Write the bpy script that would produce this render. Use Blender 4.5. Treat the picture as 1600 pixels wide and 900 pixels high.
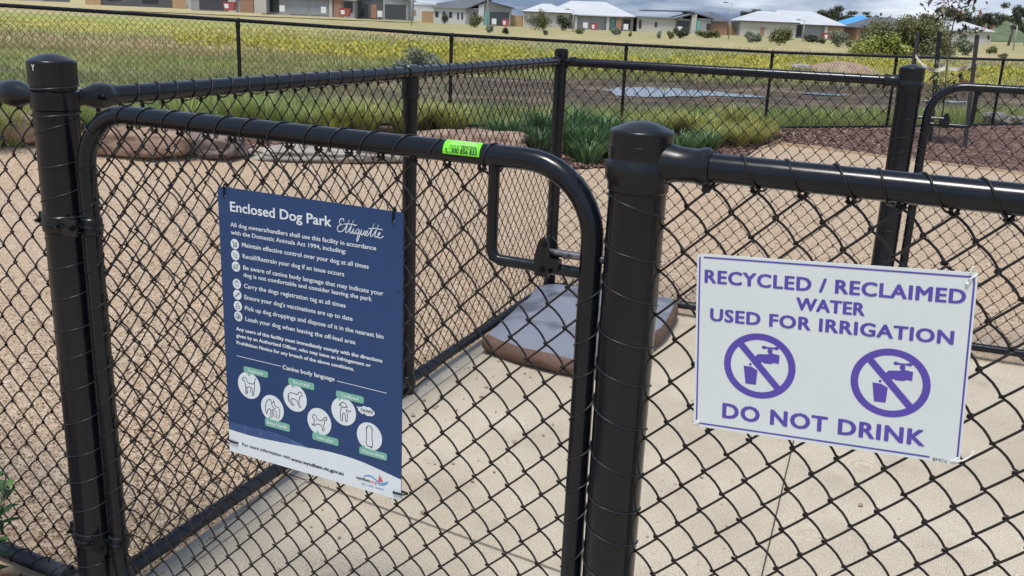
import bpy, math, random
import numpy as np
from mathutils import Vector, Matrix, noise as mnoise
R_ = math.radians
for o in list(bpy.data.objects): bpy.data.objects.remove(o)
S = bpy.context.scene
COL = S.collection
rng = random.Random(7)
nrg = np.random.default_rng(11)

# ------------------------------------------------------------------ camera, sky, sun, exposure
F_PX, PIT, ROL, CAMH = 1471.57, 0.28041, 0.04100, 1.57407
c_, s_ = math.cos(PIT), math.sin(PIT)
FW = np.array([0, c_, -s_]); UP = np.array([0, s_, c_]); RT = np.array([1., 0, 0])
CR = math.cos(ROL)*RT + math.sin(ROL)*UP
CU = -math.sin(ROL)*RT + math.cos(ROL)*UP
EYE = np.array([0, 0, CAMH])
cd = bpy.data.cameras.new('camera'); cam = bpy.data.objects.new('camera', cd); COL.objects.link(cam)
cd.sensor_width = 36; cd.lens = 36*F_PX/1600; cd.clip_start = .02; cd.clip_end = 5000
cam.matrix_world = Matrix(((CR[0], CU[0], -FW[0], 0), (CR[1], CU[1], -FW[1], 0), (CR[2], CU[2], -FW[2], CAMH), (0, 0, 0, 1)))
S.camera = cam
SUN_EL, SUN_AZ = 69, 205          # azimuth measured from +y towards +x
w = bpy.data.worlds.new('World'); S.world = w; w.use_nodes = True
nt = w.node_tree; nt.nodes.clear()
def wn(t, **k):
    n = nt.nodes.new(t)
    for a, b in k.items(): setattr(n, a, b)
    return n
sky = wn('ShaderNodeTexSky', sky_type='NISHITA', sun_disc=False, sun_elevation=R_(SUN_EL), sun_rotation=R_(SUN_AZ), altitude=20, air_density=1.0, dust_density=.6, ozone_density=1.5)
tc = wn('ShaderNodeTexCoord'); mp = wn('ShaderNodeMapping'); mp.inputs['Scale'].default_value = (1.6, 1.6, 9)
ns = wn('ShaderNodeTexNoise'); ns.inputs['Scale'].default_value = 2.3; ns.inputs['Detail'].default_value = 7; ns.inputs['Roughness'].default_value = .58
rp = wn('ShaderNodeValToRGB'); rp.color_ramp.elements[0].position = .46; rp.color_ramp.elements[1].position = .70
mx = wn('ShaderNodeMix', data_type='RGBA'); mx.inputs[7].default_value = (6.0, 6.35, 6.95, 1)
bg = wn('ShaderNodeBackground'); bg.inputs['Strength'].default_value = .1
ow = wn('ShaderNodeOutputWorld')
lk = nt.links.new
sx_ = wn('ShaderNodeSeparateXYZ'); lk(tc.outputs['Generated'], sx_.inputs[0])
gr_el = wn('ShaderNodeValToRGB'); gr_el.color_ramp.elements[0].color = (.20, .30, .60, 1); gr_el.color_ramp.elements[1].position = .30; gr_el.color_ramp.elements[1].color = (1, 1, 1, 1)
lk(sx_.outputs[2], gr_el.inputs[0]); mul = wn('ShaderNodeMix', data_type='RGBA', blend_type='MULTIPLY'); mul.inputs[0].default_value = 1
lk(sky.outputs[0], mul.inputs[6]); lk(gr_el.outputs[0], mul.inputs[7])
lk(tc.outputs['Generated'], mp.inputs['Vector']); lk(mp.outputs[0], ns.inputs['Vector']); lk(ns.outputs['Fac'], rp.inputs[0])
lk(rp.outputs[0], mx.inputs[0]); lk(mul.outputs[2], mx.inputs[6]); lk(mx.outputs[2], bg.inputs[0]); lk(bg.outputs[0], ow.inputs[0])
sl = bpy.data.lights.new('sun', 'SUN'); sl.energy = 2.0; sl.angle = R_(14); sl.color = (1, .96, .9)
so = bpy.data.objects.new('sun', sl); COL.objects.link(so)
sd = Vector((math.sin(R_(SUN_AZ))*math.cos(R_(SUN_EL)), math.cos(R_(SUN_AZ))*math.cos(R_(SUN_EL)), math.sin(R_(SUN_EL))))
so.rotation_euler = sd.to_track_quat('Z', 'Y').to_euler(); so.location = (20, 20, 40)
S.view_settings.view_transform = 'Standard'; S.view_settings.look = 'None'; S.view_settings.gamma = 1
S.view_settings.exposure = 0.75

# ------------------------------------------------------------------ helpers
def at(x, y, Y):                  # the world point seen at photo pixel x,y at distance Y
    d = FW + (x-800)/F_PX*CR - (y-450)/F_PX*CU
    return EYE + d*(Y/d[1])
def smooth(a, b, x):
    t = min(1, max(0, (x-a)/(b-a))); return t*t*(3-2*t)
FD = np.array([.8884, .4590]); FN = np.array([-.4590, .8884]); F0 = np.array([-5.75, 10.17])
ZT = ([-40, -14, -5.75, -3.31, -.887, 1.553, 3.96, 6.23, 8.6, 30], [.38, .35, .295, .214, .12, .062, .01, -.009, -.013, -.01])
def g(x, y):                      # height of the terrain
    dx, dy = x-F0[0], y-F0[1]
    d = dx*FN[0]+dy*FN[1]; sx = F0[0]+(dx*FD[0]+dy*FD[1])*FD[0]
    z = float(np.interp(sx, *ZT))*smooth(-2.4, -.2, d)*(1-.75*smooth(4, 45, d))
    if d > .4:
        z += .05*smooth(.4, 5, d)*(1 if not (14 < y < 30 and x > -2) else .45)*mnoise.noise((x*.35, y*.35, 3))
    return z
class MB:
    def __init__(s): s.v = []; s.f = []; s.t = []
    def add(s, vs, fs, tint=None):
        n = len(s.v); s.v.extend([tuple(map(float, p)) for p in vs]); s.f.extend([tuple(i+n for i in f) for f in fs])
        s.t.extend([rng.random() if tint is None else tint]*len(fs)); return s
    def box(s, lo, hi, M=None, tint=None):
        x0, y0, z0 = lo; x1, y1, z1 = hi
        vs = [(x0,y0,z0),(x1,y0,z0),(x1,y1,z0),(x0,y1,z0),(x0,y0,z1),(x1,y0,z1),(x1,y1,z1),(x0,y1,z1)]
        if M: vs = [M(*p) for p in vs]
        return s.add(vs, [(0,3,2,1),(4,5,6,7),(0,1,5,4),(1,2,6,5),(2,3,7,6),(3,0,4,7)], tint)
    def tube(s, pts, r, seg=8, cap=True, closed=False, tint=None):
        P = [np.asarray(p, float) for p in pts]; n = len(P); rs = r if hasattr(r, '__len__') else [r]*n
        vs = []; N = None
        for i in range(n):
            a = P[i-1] if (i or closed) else P[0]; b = P[(i+1) % n] if (i < n-1 or closed) else P[-1]
            T = b-a; T = T/(np.linalg.norm(T)+1e-12)
            if N is None:
                N = np.cross(T, (0, 0, 1) if abs(T[2]) < .9 else (0, 1, 0))
            N = N-T*(N@T); N = N/(np.linalg.norm(N)+1e-12); B = np.cross(T, N)
            for k in range(seg):
                t = 2*math.pi*k/seg; vs.append(P[i]+rs[i]*(math.cos(t)*N+math.sin(t)*B))
        fs = []
        m = n if closed else n-1
        for i in range(m):
            j = (i+1) % n
            for k in range(seg):
                l = (k+1) % seg; fs.append((i*seg+k, j*seg+k, j*seg+l, i*seg+l))
        if cap and not closed:
            fs.append(tuple(range(seg))); fs.append(tuple((n-1)*seg+k for k in reversed(range(seg))))
        return s.add(vs, fs, tint if tint is not None else rng.random())
    def lathe(s, base, prof, seg=28, axis=(0, 0, 1)):
        A = Vector(axis).normalized(); U = A.orthogonal().normalized(); W = A.cross(U); base = Vector(base)
        vs = []; fs = []
        for r, h in prof:
            for k in range(seg):
                t = 2*math.pi*k/seg; vs.append(base+A*h+(U*math.cos(t)+W*math.sin(t))*r)
        for i in range(len(prof)-1):
            for k in range(seg):
                l = (k+1) % seg; fs.append((i*seg+k, i*seg+l, (i+1)*seg+l, (i+1)*seg+k))
        fs.append(tuple(reversed(range(seg)))); fs.append(tuple((len(prof)-1)*seg+k for k in range(seg)))
        return s.add(vs, fs, .5)
    def prism(s, poly, z0, z1, M):
        n = len(poly); vs = [M(x, y, z0) for x, y in poly]+[M(x, y, z1) for x, y in poly]
        fs = [tuple(reversed(range(n))), tuple(range(n, 2*n))]+[(i, (i+1) % n, n+(i+1) % n, n+i) for i in range(n)]
        return s.add(vs, fs, .5)
    def build(s, name, m, parent=None, smooth_=False, loc=None):
        off = np.array(parent.location if parent else (loc if loc is not None else (0, 0, 0)), float)
        p = parent
        while p is not None and p.parent is not None: p = p.parent; off = off+np.array(p.location)
        V = np.array(s.v)-off
        me = bpy.data.meshes.new(name); me.from_pydata(V.tolist(), [], s.f); me.materials.append(m)
        a = me.attributes.new('tint', 'FLOAT', 'FACE'); a.data.foreach_set('value', np.array(s.t, dtype=np.float32))
        if smooth_:
            me.polygons.foreach_set('use_smooth', [True]*len(me.polygons))
            if smooth_ != 'all': me.set_sharp_from_angle(angle=R_(38))
        o = bpy.data.objects.new(name, me); COL.objects.link(o)
        if parent: o.parent = parent
        elif loc is not None: o.location = loc
        return o
def tag(o, label=None, cat=None, group=None, kind=None):
    if label: o['label'] = label
    if cat: o['category'] = cat
    if group: o['group'] = group
    if kind: o['kind'] = kind
    return o
def thing(name, loc, label, cat, group=None):
    o = bpy.data.objects.new(name, None); COL.objects.link(o); o.location = loc; o.empty_display_size = .1
    return tag(o, label, cat, group)
def dup(root, loc, rz=0, sc=1, label=None):
    r = root.copy(); COL.objects.link(r); r.location = loc; r.rotation_euler = (0, 0, rz); r.scale = (sc, sc, sc)
    if label: r['label'] = label
    for ch in list(root.children):
        c = ch.copy(); COL.objects.link(c); c.parent = r
        for gc in list(ch.children):
            d = gc.copy(); COL.objects.link(d); d.parent = c
    return r

# ------------------------------------------------------------------ materials
def mat(name, col, rough=.6, col2=None, ns=6, bump=0, bs=80, spec=.5, metal=0, tint=0, detail=5, lo=.35, hi=.65, transl=0):
    m = bpy.data.materials.new(name); m.use_nodes = True; t = m.node_tree; b = t.nodes['Principled BSDF']
    b.inputs['Base Color'].default_value = (*col, 1); b.inputs['Roughness'].default_value = rough
    b.inputs['Specular IOR Level'].default_value = spec; b.inputs['Metallic'].default_value = metal
    N = t.nodes.new; K = t.links.new
    ge = N('ShaderNodeNewGeometry'); out = None
    if col2 is not None:
        n1 = N('ShaderNodeTexNoise'); n1.inputs['Scale'].default_value = ns; n1.inputs['Detail'].default_value = detail
        K(ge.outputs['Position'], n1.inputs['Vector'])
        r = N('ShaderNodeValToRGB'); r.color_ramp.elements[0].position = lo; r.color_ramp.elements[1].position = hi
        r.color_ramp.elements[0].color = (*col, 1); r.color_ramp.elements[1].color = (*col2, 1)
        K(n1.outputs['Fac'], r.inputs[0]); out = r.outputs[0]
        if tint:
            at_ = N('ShaderNodeAttribute'); at_.attribute_name = 'tint'
            ad = N('ShaderNodeMath'); ad.operation = 'MULTIPLY_ADD'; K(at_.outputs['Fac'], ad.inputs[0]); ad.inputs[1].default_value = tint
            sb = N('ShaderNodeMath'); sb.operation = 'SUBTRACT'; K(n1.outputs['Fac'], sb.inputs[0]); sb.inputs[1].default_value = tint/2
            K(sb.outputs[0], ad.inputs[2]); K(ad.outputs[0], r.inputs[0])
        K(out, b.inputs['Base Color'])
    if bump:
        n2 = N('ShaderNodeTexNoise'); n2.inputs['Scale'].default_value = bs; n2.inputs['Detail'].default_value = 4
        K(ge.outputs['Position'], n2.inputs['Vector'])
        bp = N('ShaderNodeBump'); bp.inputs['Strength'].default_value = bump; bp.inputs['Distance'].default_value = .02
        K(n2.outputs['Fac'], bp.inputs['Height']); K(bp.outputs[0], b.inputs['Normal'])
    if transl:
        tr = N('ShaderNodeBsdfTranslucent'); mxs = N('ShaderNodeMixShader'); mxs.inputs[0].default_value = transl
        if out: K(out, tr.inputs[0])
        else: tr.inputs[0].default_value = (*col, 1)
        K(b.outputs[0], mxs.inputs[1]); K(tr.outputs[0], mxs.inputs[2]); K(mxs.outputs[0], t.nodes['Material Output'].inputs[0])
    return m
class G:                           # small node-graph helper for the ground materials
    def __init__(s, name):
        s.m = bpy.data.materials.new(name); s.m.use_nodes = True; s.t = s.m.node_tree; s.b = s.t.nodes['Principled BSDF']
        s.pos = s.t.nodes.new('ShaderNodeNewGeometry').outputs['Position']
    def n(s, t, **k):
        x = s.t.nodes.new(t)
        for a, b in k.items(): setattr(x, a, b)
        return x
    def k(s, a, b): s.t.links.new(a, b)
    def noise(s, scale, detail=5, rough=.55, vec=None, sc=None, dist=0):
        x = s.n('ShaderNodeTexNoise'); x.inputs['Scale'].default_value = scale; x.inputs['Detail'].default_value = detail
        x.inputs['Roughness'].default_value = rough; x.inputs['Distortion'].default_value = dist
        v = vec or s.pos
        if sc:
            mp = s.n('ShaderNodeMapping'); mp.inputs['Scale'].default_value = sc; s.k(v, mp.inputs['Vector']); v = mp.outputs[0]
        s.k(v, x.inputs['Vector']); return x.outputs['Fac']
    def voro(s, scale, out='Color', feature='F1', rnd=1):
        x = s.n('ShaderNodeTexVoronoi', feature=feature); x.inputs['Scale'].default_value = scale; x.inputs['Randomness'].default_value = rnd
        s.k(s.pos, x.inputs['Vector']); return x.outputs[out]
    def ramp(s, f, stops, interp='LINEAR'):
        x = s.n('ShaderNodeValToRGB'); cr = x.color_ramp; cr.interpolation = interp
        while len(cr.elements) < len(stops): cr.elements.new(.5)
        for e, (p, c) in zip(cr.elements, stops): e.position = p; e.color = (*c, 1) if len(c) == 3 else c
        s.k(f, x.inputs[0]); return x.outputs[0]
    def mix(s, f, a, b, mode='MIX'):
        x = s.n('ShaderNodeMix', data_type='RGBA', blend_type=mode)
        for i, v in ((0, f), (6, a), (7, b)):
            if hasattr(v, 'is_linked'): s.k(v, x.inputs[i])
            elif i == 0: x.inputs[0].default_value = v
            else: x.inputs[i].default_value = (*v, 1)
        return x.outputs[2]
    def math(s, op, a, b=0, c=0):
        x = s.n('ShaderNodeMath', operation=op)
        for i, v in enumerate((a, b, c)):
            if hasattr(v, 'is_linked'): s.k(v, x.inputs[i])
            else: x.inputs[i].default_value = v
        return x.outputs[0]
    def sep(s):
        x = s.n('ShaderNodeSeparateXYZ'); s.k(s.pos, x.inputs[0]); return x.outputs
    def fin(s, col, rough=.9, h=None, strength=.5, dist=.01, spec=.3):
        s.k(col, s.b.inputs['Base Color'])
        if hasattr(rough, 'is_linked'): s.k(rough, s.b.inputs['Roughness'])
        else: s.b.inputs['Roughness'].default_value = rough
        s.b.inputs['Specular IOR Level'].default_value = spec
        if h is not None:
            bp = s.n('ShaderNodeBump'); bp.inputs['Strength'].default_value = strength; bp.inputs['Distance'].default_value = dist
            s.k(h, bp.inputs['Height']); s.k(bp.outputs[0], s.b.inputs['Normal'])
        return s.m

def coated(name, col, r0, r1, sp=.36, dust=.28):
    q = G(name); n = q.noise(9, 6); n2 = q.noise(60, 3)
    col_ = q.mix(q.math('MULTIPLY', q.ramp(n, [(.5, (0, 0, 0)), (.75, (1, 1, 1))]), .35), col, tuple(c*1.6+.003 for c in col))
    dn = q.ramp(q.noise(14, 8, .75), [(.54, (0, 0, 0)), (.72, (1, 1, 1))])
    col_ = q.mix(q.math('MULTIPLY', dn, dust*.12), col_, (.20, .17, .14))
    m = q.fin(col_, q.math('ADD', q.math('MULTIPLY', dn, dust*.25), q.math('MULTIPLY_ADD', n2, r1-r0, r0)), q.noise(45, 2), .03, .003, spec=sp)
    return m
M_BLK = coated('black_powder_coat', (.0046, .0064, .0098), .12, .28)
M_WIRE = coated('black_vinyl_wire', (.0125, .0088, .007), .34, .5)
M_LACE = coated('grey_lacing_wire', (.015, .0165, .020), .25, .45)
M_DUST = coated('dusty_black_rail', (.016, .019, .025), .34, .55)
M_STEEL = mat('worn_steel', (.20, .20, .21), .35, (.07, .07, .075), 60, metal=.8)
M_RUB = coated('dark_fittings', (.0062, .0072, .009), .2, .38)
M_BLUE = mat('sign_blue', (.015, .045, .130), .42, (.018, .050, .142), 3, spec=.4)
M_WHITE = mat('sign_white', (.62, .665, .64), .45, (.66, .70, .675), 6, bump=.01)
M_LETTER = mat('white_ink', (.66, .70, .70), .5)
M_PURPLE = mat('purple_ink', (.085, .055, .33), .5, (.095, .062, .36), 12)
M_GREENINK = mat('sage_green_ink', (.17, .42, .31), .5)
M_LBLUE = mat('pale_blue_ink', (.10, .18, .40), .5)
M_CYAN = mat('logo_blue_ink', (.05, .25, .55), .5)
M_RED = mat('logo_red_ink', (.55, .03, .05), .5)
M_INK = mat('black_ink', (.02, .022, .03), .5)
M_LIME = mat('lime_sticker', (.18, .74, .02), .4)
M_TIEW = mat('white_plastic_tie', (.78, .78, .74), .4)

def concrete():
    q = G('brushed_concrete')
    big = q.noise(1.1, 5); mid = q.noise(7, 6); fine = q.noise(160, 4)
    swirl = q.n('ShaderNodeTexVoronoi', feature='F1', distance='EUCLIDEAN'); swirl.inputs['Scale'].default_value = 2.6
    q.k(q.pos, swirl.inputs['Vector'])
    dn = q.noise(5, 3)
    arcs = q.math('SINE', q.math('MULTIPLY_ADD', swirl.outputs['Distance'], 420, q.math('MULTIPLY', dn, 40)))
    arcs2 = q.math('MULTIPLY_ADD', arcs, .5, .5)
    br = q.math('MULTIPLY', arcs2, q.noise(90, 3))
    c = q.ramp(big, [(.3, (.46, .385, .28)), (.5, (.565, .485, .365)), (.7, (.62, .55, .425))])
    c = q.mix(q.ramp(mid, [(.42, (0, 0, 0)), (.72, (.4, .4, .4))]), c, (.60, .53, .41))
    c = q.mix(q.ramp(q.noise(2.3, 7, .7), [(.52, (0, 0, 0)), (.72, (.6, .6, .6))]), c, (.34, .285, .21))
    c = q.mix(q.ramp(fine, [(.36, (.55, .55, .55)), (.52, (0, 0, 0))]), c, (.24, .20, .145))
    c = q.mix(q.math('MULTIPLY', q.math('MULTIPLY', br, q.ramp(q.noise(2.4, 4), [(.38, (.35, .35, .35)), (.6, (1, 1, 1))])), .95), c, (.33, .275, .20))
    c = q.mix(q.ramp(q.noise(.75, 6, .75, dist=1.2), [(.60, (0, 0, 0)), (.68, (.45, .45, .45))]), c, (.33, .265, .19))
    spt = q.n('ShaderNodeTexVoronoi', feature='F1'); spt.inputs['Scale'].default_value = 9; q.k(q.pos, spt.inputs['Vector'])
    c = q.mix(q.ramp(q.math('ADD', spt.outputs['Distance'], q.math('MULTIPLY', q.noise(40, 4), .12)), [(.09, (.75, .75, .75)), (.13, (0, 0, 0))]), c, (.22, .17, .12))
    h = q.math('ADD', q.math('MULTIPLY', br, 1.1), fine)
    return q.fin(c, .85, h, .55, .004)
M_CONC = concrete()
M_CONCS = mat('trowelled_concrete', (.36, .325, .27), .75, (.46, .41, .325), 9, bump=.08, bs=120)
def gravel():
    q = G('crushed_granite')
    v = q.voro(95); d = q.voro(95, 'Distance'); v2 = q.voro(38); d2 = q.voro(38, 'Distance')
    sx = q.n('ShaderNodeSeparateColor'); q.k(v, sx.inputs[0]); s2 = q.n('ShaderNodeSeparateColor'); q.k(v2, s2.inputs[0])
    c = q.ramp(sx.outputs[0], [(0, (.19, .125, .075)), (.25, (.36, .27, .175)), (.6, (.46, .365, .25)), (.85, (.56, .47, .35)), (1, (.66, .60, .50))])
    cb = q.ramp(s2.outputs[1], [(0, (.17, .10, .06)), (.3, (.36, .26, .16)), (.8, (.50, .40, .28)), (1, (.62, .55, .45))])
    c = q.mix(q.ramp(s2.outputs[0], [(.55, (0, 0, 0)), (.62, (1, 1, 1))]), c, cb)
    big = q.noise(.9, 5)
    c = q.mix(q.ramp(big, [(.38, (.55, .55, .55)), (.6, (0, 0, 0))]), c, (.47, .325, .20))
    c = q.mix(.36, c, (.70, .51, .345))
    c = q.mix(q.ramp(q.noise(5.5, 7, .75), [(.55, (0, 0, 0)), (.70, (.55, .55, .55))]), c, (.30, .20, .13))
    c = q.mix(q.ramp(q.noise(3.2, 6, .7), [(.58, (0, 0, 0)), (.75, (.5, .5, .5))]), c, (.28, .20, .135))
    sp = q.noise(34, 9, .82); c = q.mix(q.ramp(sp, [(.36, (.8, .8, .8)), (.47, (0, 0, 0))]), c, (.20, .135, .08)); c = q.mix(q.ramp(sp, [(.55, (0, 0, 0)), (.66, (.7, .7, .7))]), c, (.60, .50, .36))
    h = q.math('SUBTRACT', 1, q.math('ADD', d, q.math('MULTIPLY', d2, .7)))
    h = q.math('ADD', h, q.math('MULTIPLY', q.noise(7, 5), 2.2))
    return q.fin(c, .9, h, .9, .012)
M_GRAV = gravel()
M_STONE = mat('gravel_stone', (.27, .185, .105), .85, (.60, .49, .35), 3, tint=1.3)
M_PEB = mat('pebble_stone', (.26, .195, .135), .8, (.40, .32, .24), 40, bump=.1)
def mulch():
    q = G('bark_mulch')
    v = q.voro(26); sx = q.n('ShaderNodeSeparateColor'); q.k(v, sx.inputs[0])
    c = q.ramp(sx.outputs[0], [(0, (.055, .028, .022)), (.5, (.13, .066, .05)), (.85, (.20, .115, .085)), (1, (.33, .24, .19))])
    c = q.mix(q.ramp(q.noise(2, 4), [(.4, (0, 0, 0)), (.7, (.5, .5, .5))]), c, (.10, .06, .048))
    return q.fin(c, .95, q.noise(60, 4), .8, .02)
M_MULCH = mulch()
M_CHIP = mat('bark_chip', (.06, .03, .024), .9, (.30, .19, .15), 3, tint=1.3)
def field(blade=False):
    q = G('paddock_grass' if blade else 'paddock_ground'); X, Y, Z = q.sep()
    warp = q.noise(.11, 4); warp2 = q.noise(.55, 5)
    y = q.math('ADD', Y, q.math('MULTIPLY_ADD', warp, 16, -8)); y = q.math('ADD', y, q.math('MULTIPLY_ADD', warp2, 16, -8))
    f = q.math('DIVIDE', y, 110)
    gr, gr2, tan, yel, oli = (.19, .265, .065), (.33, .36, .10), (.56, .43, .25), (.58, .50, .075), (.56, .49, .13)
    cr_ = q.ramp(f, [(.0, gr), (.14, gr), (.20, tan), (.245, gr), (.28, gr2), (.315, yel), (.385, yel), (.42, gr2), (.46, gr2), (.52, (.36, .33, .15)), (.62, tan), (1, (.42, .345, .20))])
    cl_ = q.ramp(f, [(0, gr), (.13, gr), (.16, (.17, .14, .12)), (.18, gr), (.235, gr2), (.265, tan), (.36, (.47, .315, .205)), (.40, gr2), (.44, oli), (.62, (.60, .53, .11)), (.75, gr2), (1, tan)])
    ang = q.math('ADD', q.math('DIVIDE', X, q.math('MAXIMUM', Y, 5)), q.math('MULTIPLY_ADD', warp2, .35, -.175))
    c = q.mix(q.ramp(q.math('ADD', ang, .5), [(.18, (0, 0, 0)), (.36, (1, 1, 1))]), cl_, cr_)
    c = q.mix(q.ramp(q.noise(.33, 5, .65), [(.42, (0, 0, 0)), (.60, (.85, .85, .85))]), c, q.mix(q.noise(1.3, 5), (.15, .23, .055), (.40, .36, .16)))
    # bare muddy pad right of centre
    my = q.math('ADD', Y, q.math('MULTIPLY_ADD', q.noise(.35, 5), 8, -4))
    my = q.math('SUBTRACT', my, q.math('MULTIPLY', X, .30))
    band = q.math('MULTIPLY', q.ramp(q.math('DIVIDE', my, 60), [(.255, (0, 0, 0)), (.285, (1, 1, 1))]), q.ramp(q.math('DIVIDE', my, 60), [(.43, (1, 1, 1)), (.47, (0, 0, 0))]))
    side = q.ramp(q.math('MULTIPLY_ADD', q.math('ADD', X, q.math('MULTIPLY', warp2, 6)), .02, .5), [(.40, (0, 0, 0)), (.55, (1, 1, 1))])
    mudc = q.mix(q.noise(1.6, 6, .7), (.06, .046, .040), (.15, .115, .096))
    mudc = q.mix(q.ramp(q.noise(.5, 5), [(.5, (0, 0, 0)), (.62, (.8, .8, .8))]), mudc, (.27, .205, .155))
    c = q.mix(q.math('MULTIPLY', band, side), c, mudc)
    c = q.mix(q.ramp(q.noise(1.1, 7, .7), [(.48, (0, 0, 0)), (.68, (.45, .45, .45))]), c, (.29, .23, .125))
    c = q.mix(q.ramp(q.noise(3.3, 6, .7), [(.50, (0, 0, 0)), (.75, (.4, .4, .4))]), c, (.08, .11, .035))
    if blade:
        at_ = q.n('ShaderNodeAttribute'); at_.attribute_name = 'tint'
        c = q.mix(q.ramp(at_.outputs['Fac'], [(.1, (.75, .75, .75)), (.9, (0, 0, 0))]), c, (.46, .38, .21)); c = q.mix(q.ramp(at_.outputs['Fac'], [(.45, (0, 0, 0)), (.9, (.55, .55, .55))]), c, (.15, .21, .05))
        m = q.fin(c, .6, spec=.15); tr = q.n('ShaderNodeBsdfTranslucent'); ms = q.n('ShaderNodeMixShader'); ms.inputs[0].default_value = .35
        q.k(c, tr.inputs[0]); q.k(q.b.outputs[0], ms.inputs[1]); q.k(tr.outputs[0], ms.inputs[2]); q.k(ms.outputs[0], q.t.nodes['Material Output'].inputs[0]); return m
    return q.fin(c, .95, q.noise(6, 8, .7), .9, .12, spec=.1)
M_FIELD = field(); M_FBL = field(True)
M_WATER = mat('puddle_water', (.05, .045, .04), .04, spec=1.0)
M_SAND = mat('sandstone', (.26, .17, .115), .9, (.40, .29, .21), 3.5, bump=.7, bs=14, detail=8)
M_SANDR = mat('red_sandstone', (.20, .125, .085), .9, (.35, .25, .175), 6, bump=.7, bs=14, detail=8)
M_SANDG = mat('grey_stone', (.27, .235, .20), .9, (.40, .36, .31), 4, bump=.6, bs=14, detail=8)
M_SANDD = mat('dark_stone', (.12, .095, .085), .9, (.25, .19, .16), 4, bump=.7, bs=14, detail=8)
M_RAMP = mat('wet_stone_sky_sheen', (.085, .085, .10), .36, (.20, .21, .245), 4, bump=.22, bs=60, lo=.38, hi=.5, detail=8)  # wet boulder top: blue-grey sky reflection painted into the base colour, darker wet blotches
M_RAMPS = mat('brown_stone', (.11, .062, .042), .75, (.155, .092, .065), 7, bump=.35, bs=40)
M_TIMB = mat('weathered_timber', (.40, .29, .18), .85, (.52, .39, .25), 9, bump=.2, bs=50)
M_STAKE = mat('dark_stake_timber', (.030, .028, .030), .8, (.055, .05, .048), 30, bump=.2)
M_HESS = mat('hessian_webbing', (.50, .45, .36), .9, (.62, .57, .47), 30)
def leaf(name, a, b, tr=.25): return mat(name, a, .5, b, 2.5, tint=.9, transl=tr, spec=.35)
M_GOLD = leaf('golden_grass_blade', (.21, .25, .055), (.45, .41, .13))
M_DARK = leaf('dark_strap_leaf', (.05, .125, .045), (.15, .25, .085))
M_GRASS = leaf('green_grass_blade', (.19, .28, .065), (.42, .44, .16))
M_DRY = leaf('field_grass_blade', (.15, .19, .055), (.44, .36, .19))
M_YEL = leaf('yellow_flower', (.36, .36, .08), (.58, .50, .08))
M_BUSH = leaf('bush_leaf', (.10, .115, .042), (.23, .22, .085))
M_BUSHY = leaf('lime_bush_leaf', (.24, .28, .06), (.42, .42, .11))
M_GUM = leaf('gum_leaf', (.045, .06, .036), (.10, .11, .065))
M_SHRUBG = leaf('grey_green_leaf', (.16, .19, .13), (.30, .32, .22))
M_YOUNG = leaf('young_tree_leaf', (.08, .12, .045), (.22, .20, .09))
M_YRED = leaf('red_new_leaf', (.20, .055, .045), (.36, .14, .10))
M_BARK = mat('bark', (.10, .08, .065), .9, (.17, .14, .11), 20, bump=.3)

# ------------------------------------------------------------------ terrain, paths, slab
def grid(name, xs, ys, m, zoff=0):
    mb = MB(); nx, ny = len(xs), len(ys)
    vs = [(x, y, g(x, y)+zoff) for y in ys for x in xs]
    fs = [(j*nx+i, j*nx+i+1, (j+1)*nx+i+1, (j+1)*nx+i) for j in range(ny-1) for i in range(nx-1)]
    mb.add(vs, fs, .5); return mb.build(name, m, None, 'all')
def graded(a, fine0, fine1, b, st, k=1.22):
    o = list(np.arange(fine0, fine1+1e-6, st)); x, s_ = fine1, st
    while x < b: s_ *= k; x += s_; o.append(x)
    x, s_ = fine0, st
    while x > a: s_ *= k; x -= s_; o.insert(0, x)
    return o
tag(grid('ground', graded(-900, -16, 22, 900, .4), graded(-30, 4, 34, 2200, .4), M_FIELD, -.02), kind='structure')
EDGE = [(-30, .5), (-14, 5.2), (-8, 8.3), (-5.3, 9.35), (-4.2, 9.6), (-3.3, 9.9), (-1.3, 10.45), (-.2, 10.55), (.45, 10.15), (.87, 10.42), (1.38, 10.56), (1.87, 10.88), (2.8, 11.55), (3.3, 12.75), (3.59, 13.30), (4.27, 12.86), (5.04, 12.18), (6.1, 11.3), (8, 9.9), (12, 8), (30, 4)]
FX = [-32, -16, -9.2, -6.2, -5, -4, -1.9, -.6, .1, .7, 1.3, 2, 3, 3.8, 4.8, 6, 7.5, 9.5, 12, 16, 40]
def fence_y(x): return F0[1]+(x-F0[0])*FD[1]/FD[0]
def strip(name, A, B, n, m, zoff):
    # subdivide along too
    A2, B2 = [], []
    for i in range(len(A)-1):
        for k in range(4):
            t = k/4; A2.append((A[i][0]*(1-t)+A[i+1][0]*t, A[i][1]*(1-t)+A[i+1][1]*t)); B2.append((B[i][0]*(1-t)+B[i+1][0]*t, B[i][1]*(1-t)+B[i+1][1]*t))
    A2.append(A[-1]); B2.append(B[-1])
    mb = MB(); vs = []
    for j in range(n+1):
        t = j/n
        for a, b in zip(A2, B2):
            x, y = a[0]*(1-t)+b[0]*t, a[1]*(1-t)+b[1]*t; vs.append((x, y, g(x, y)+zoff))
    k = len(A2)
    mb.add(vs, [(j*k+i, j*k+i+1, (j+1)*k+i+1, (j+1)*k+i) for j in range(n) for i in range(k-1)], .5)
    return mb.build(name, m, None, 'all')
near = [(x, -12) for x, y in EDGE]
tag(strip('gravel_path', near, EDGE, 40, M_GRAV, -.008), kind='structure')
tag(strip('mulch_bed', EDGE, [(x, fence_y(x)+.12) for x in FX], 14, M_MULCH, .004), kind='structure')

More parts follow.
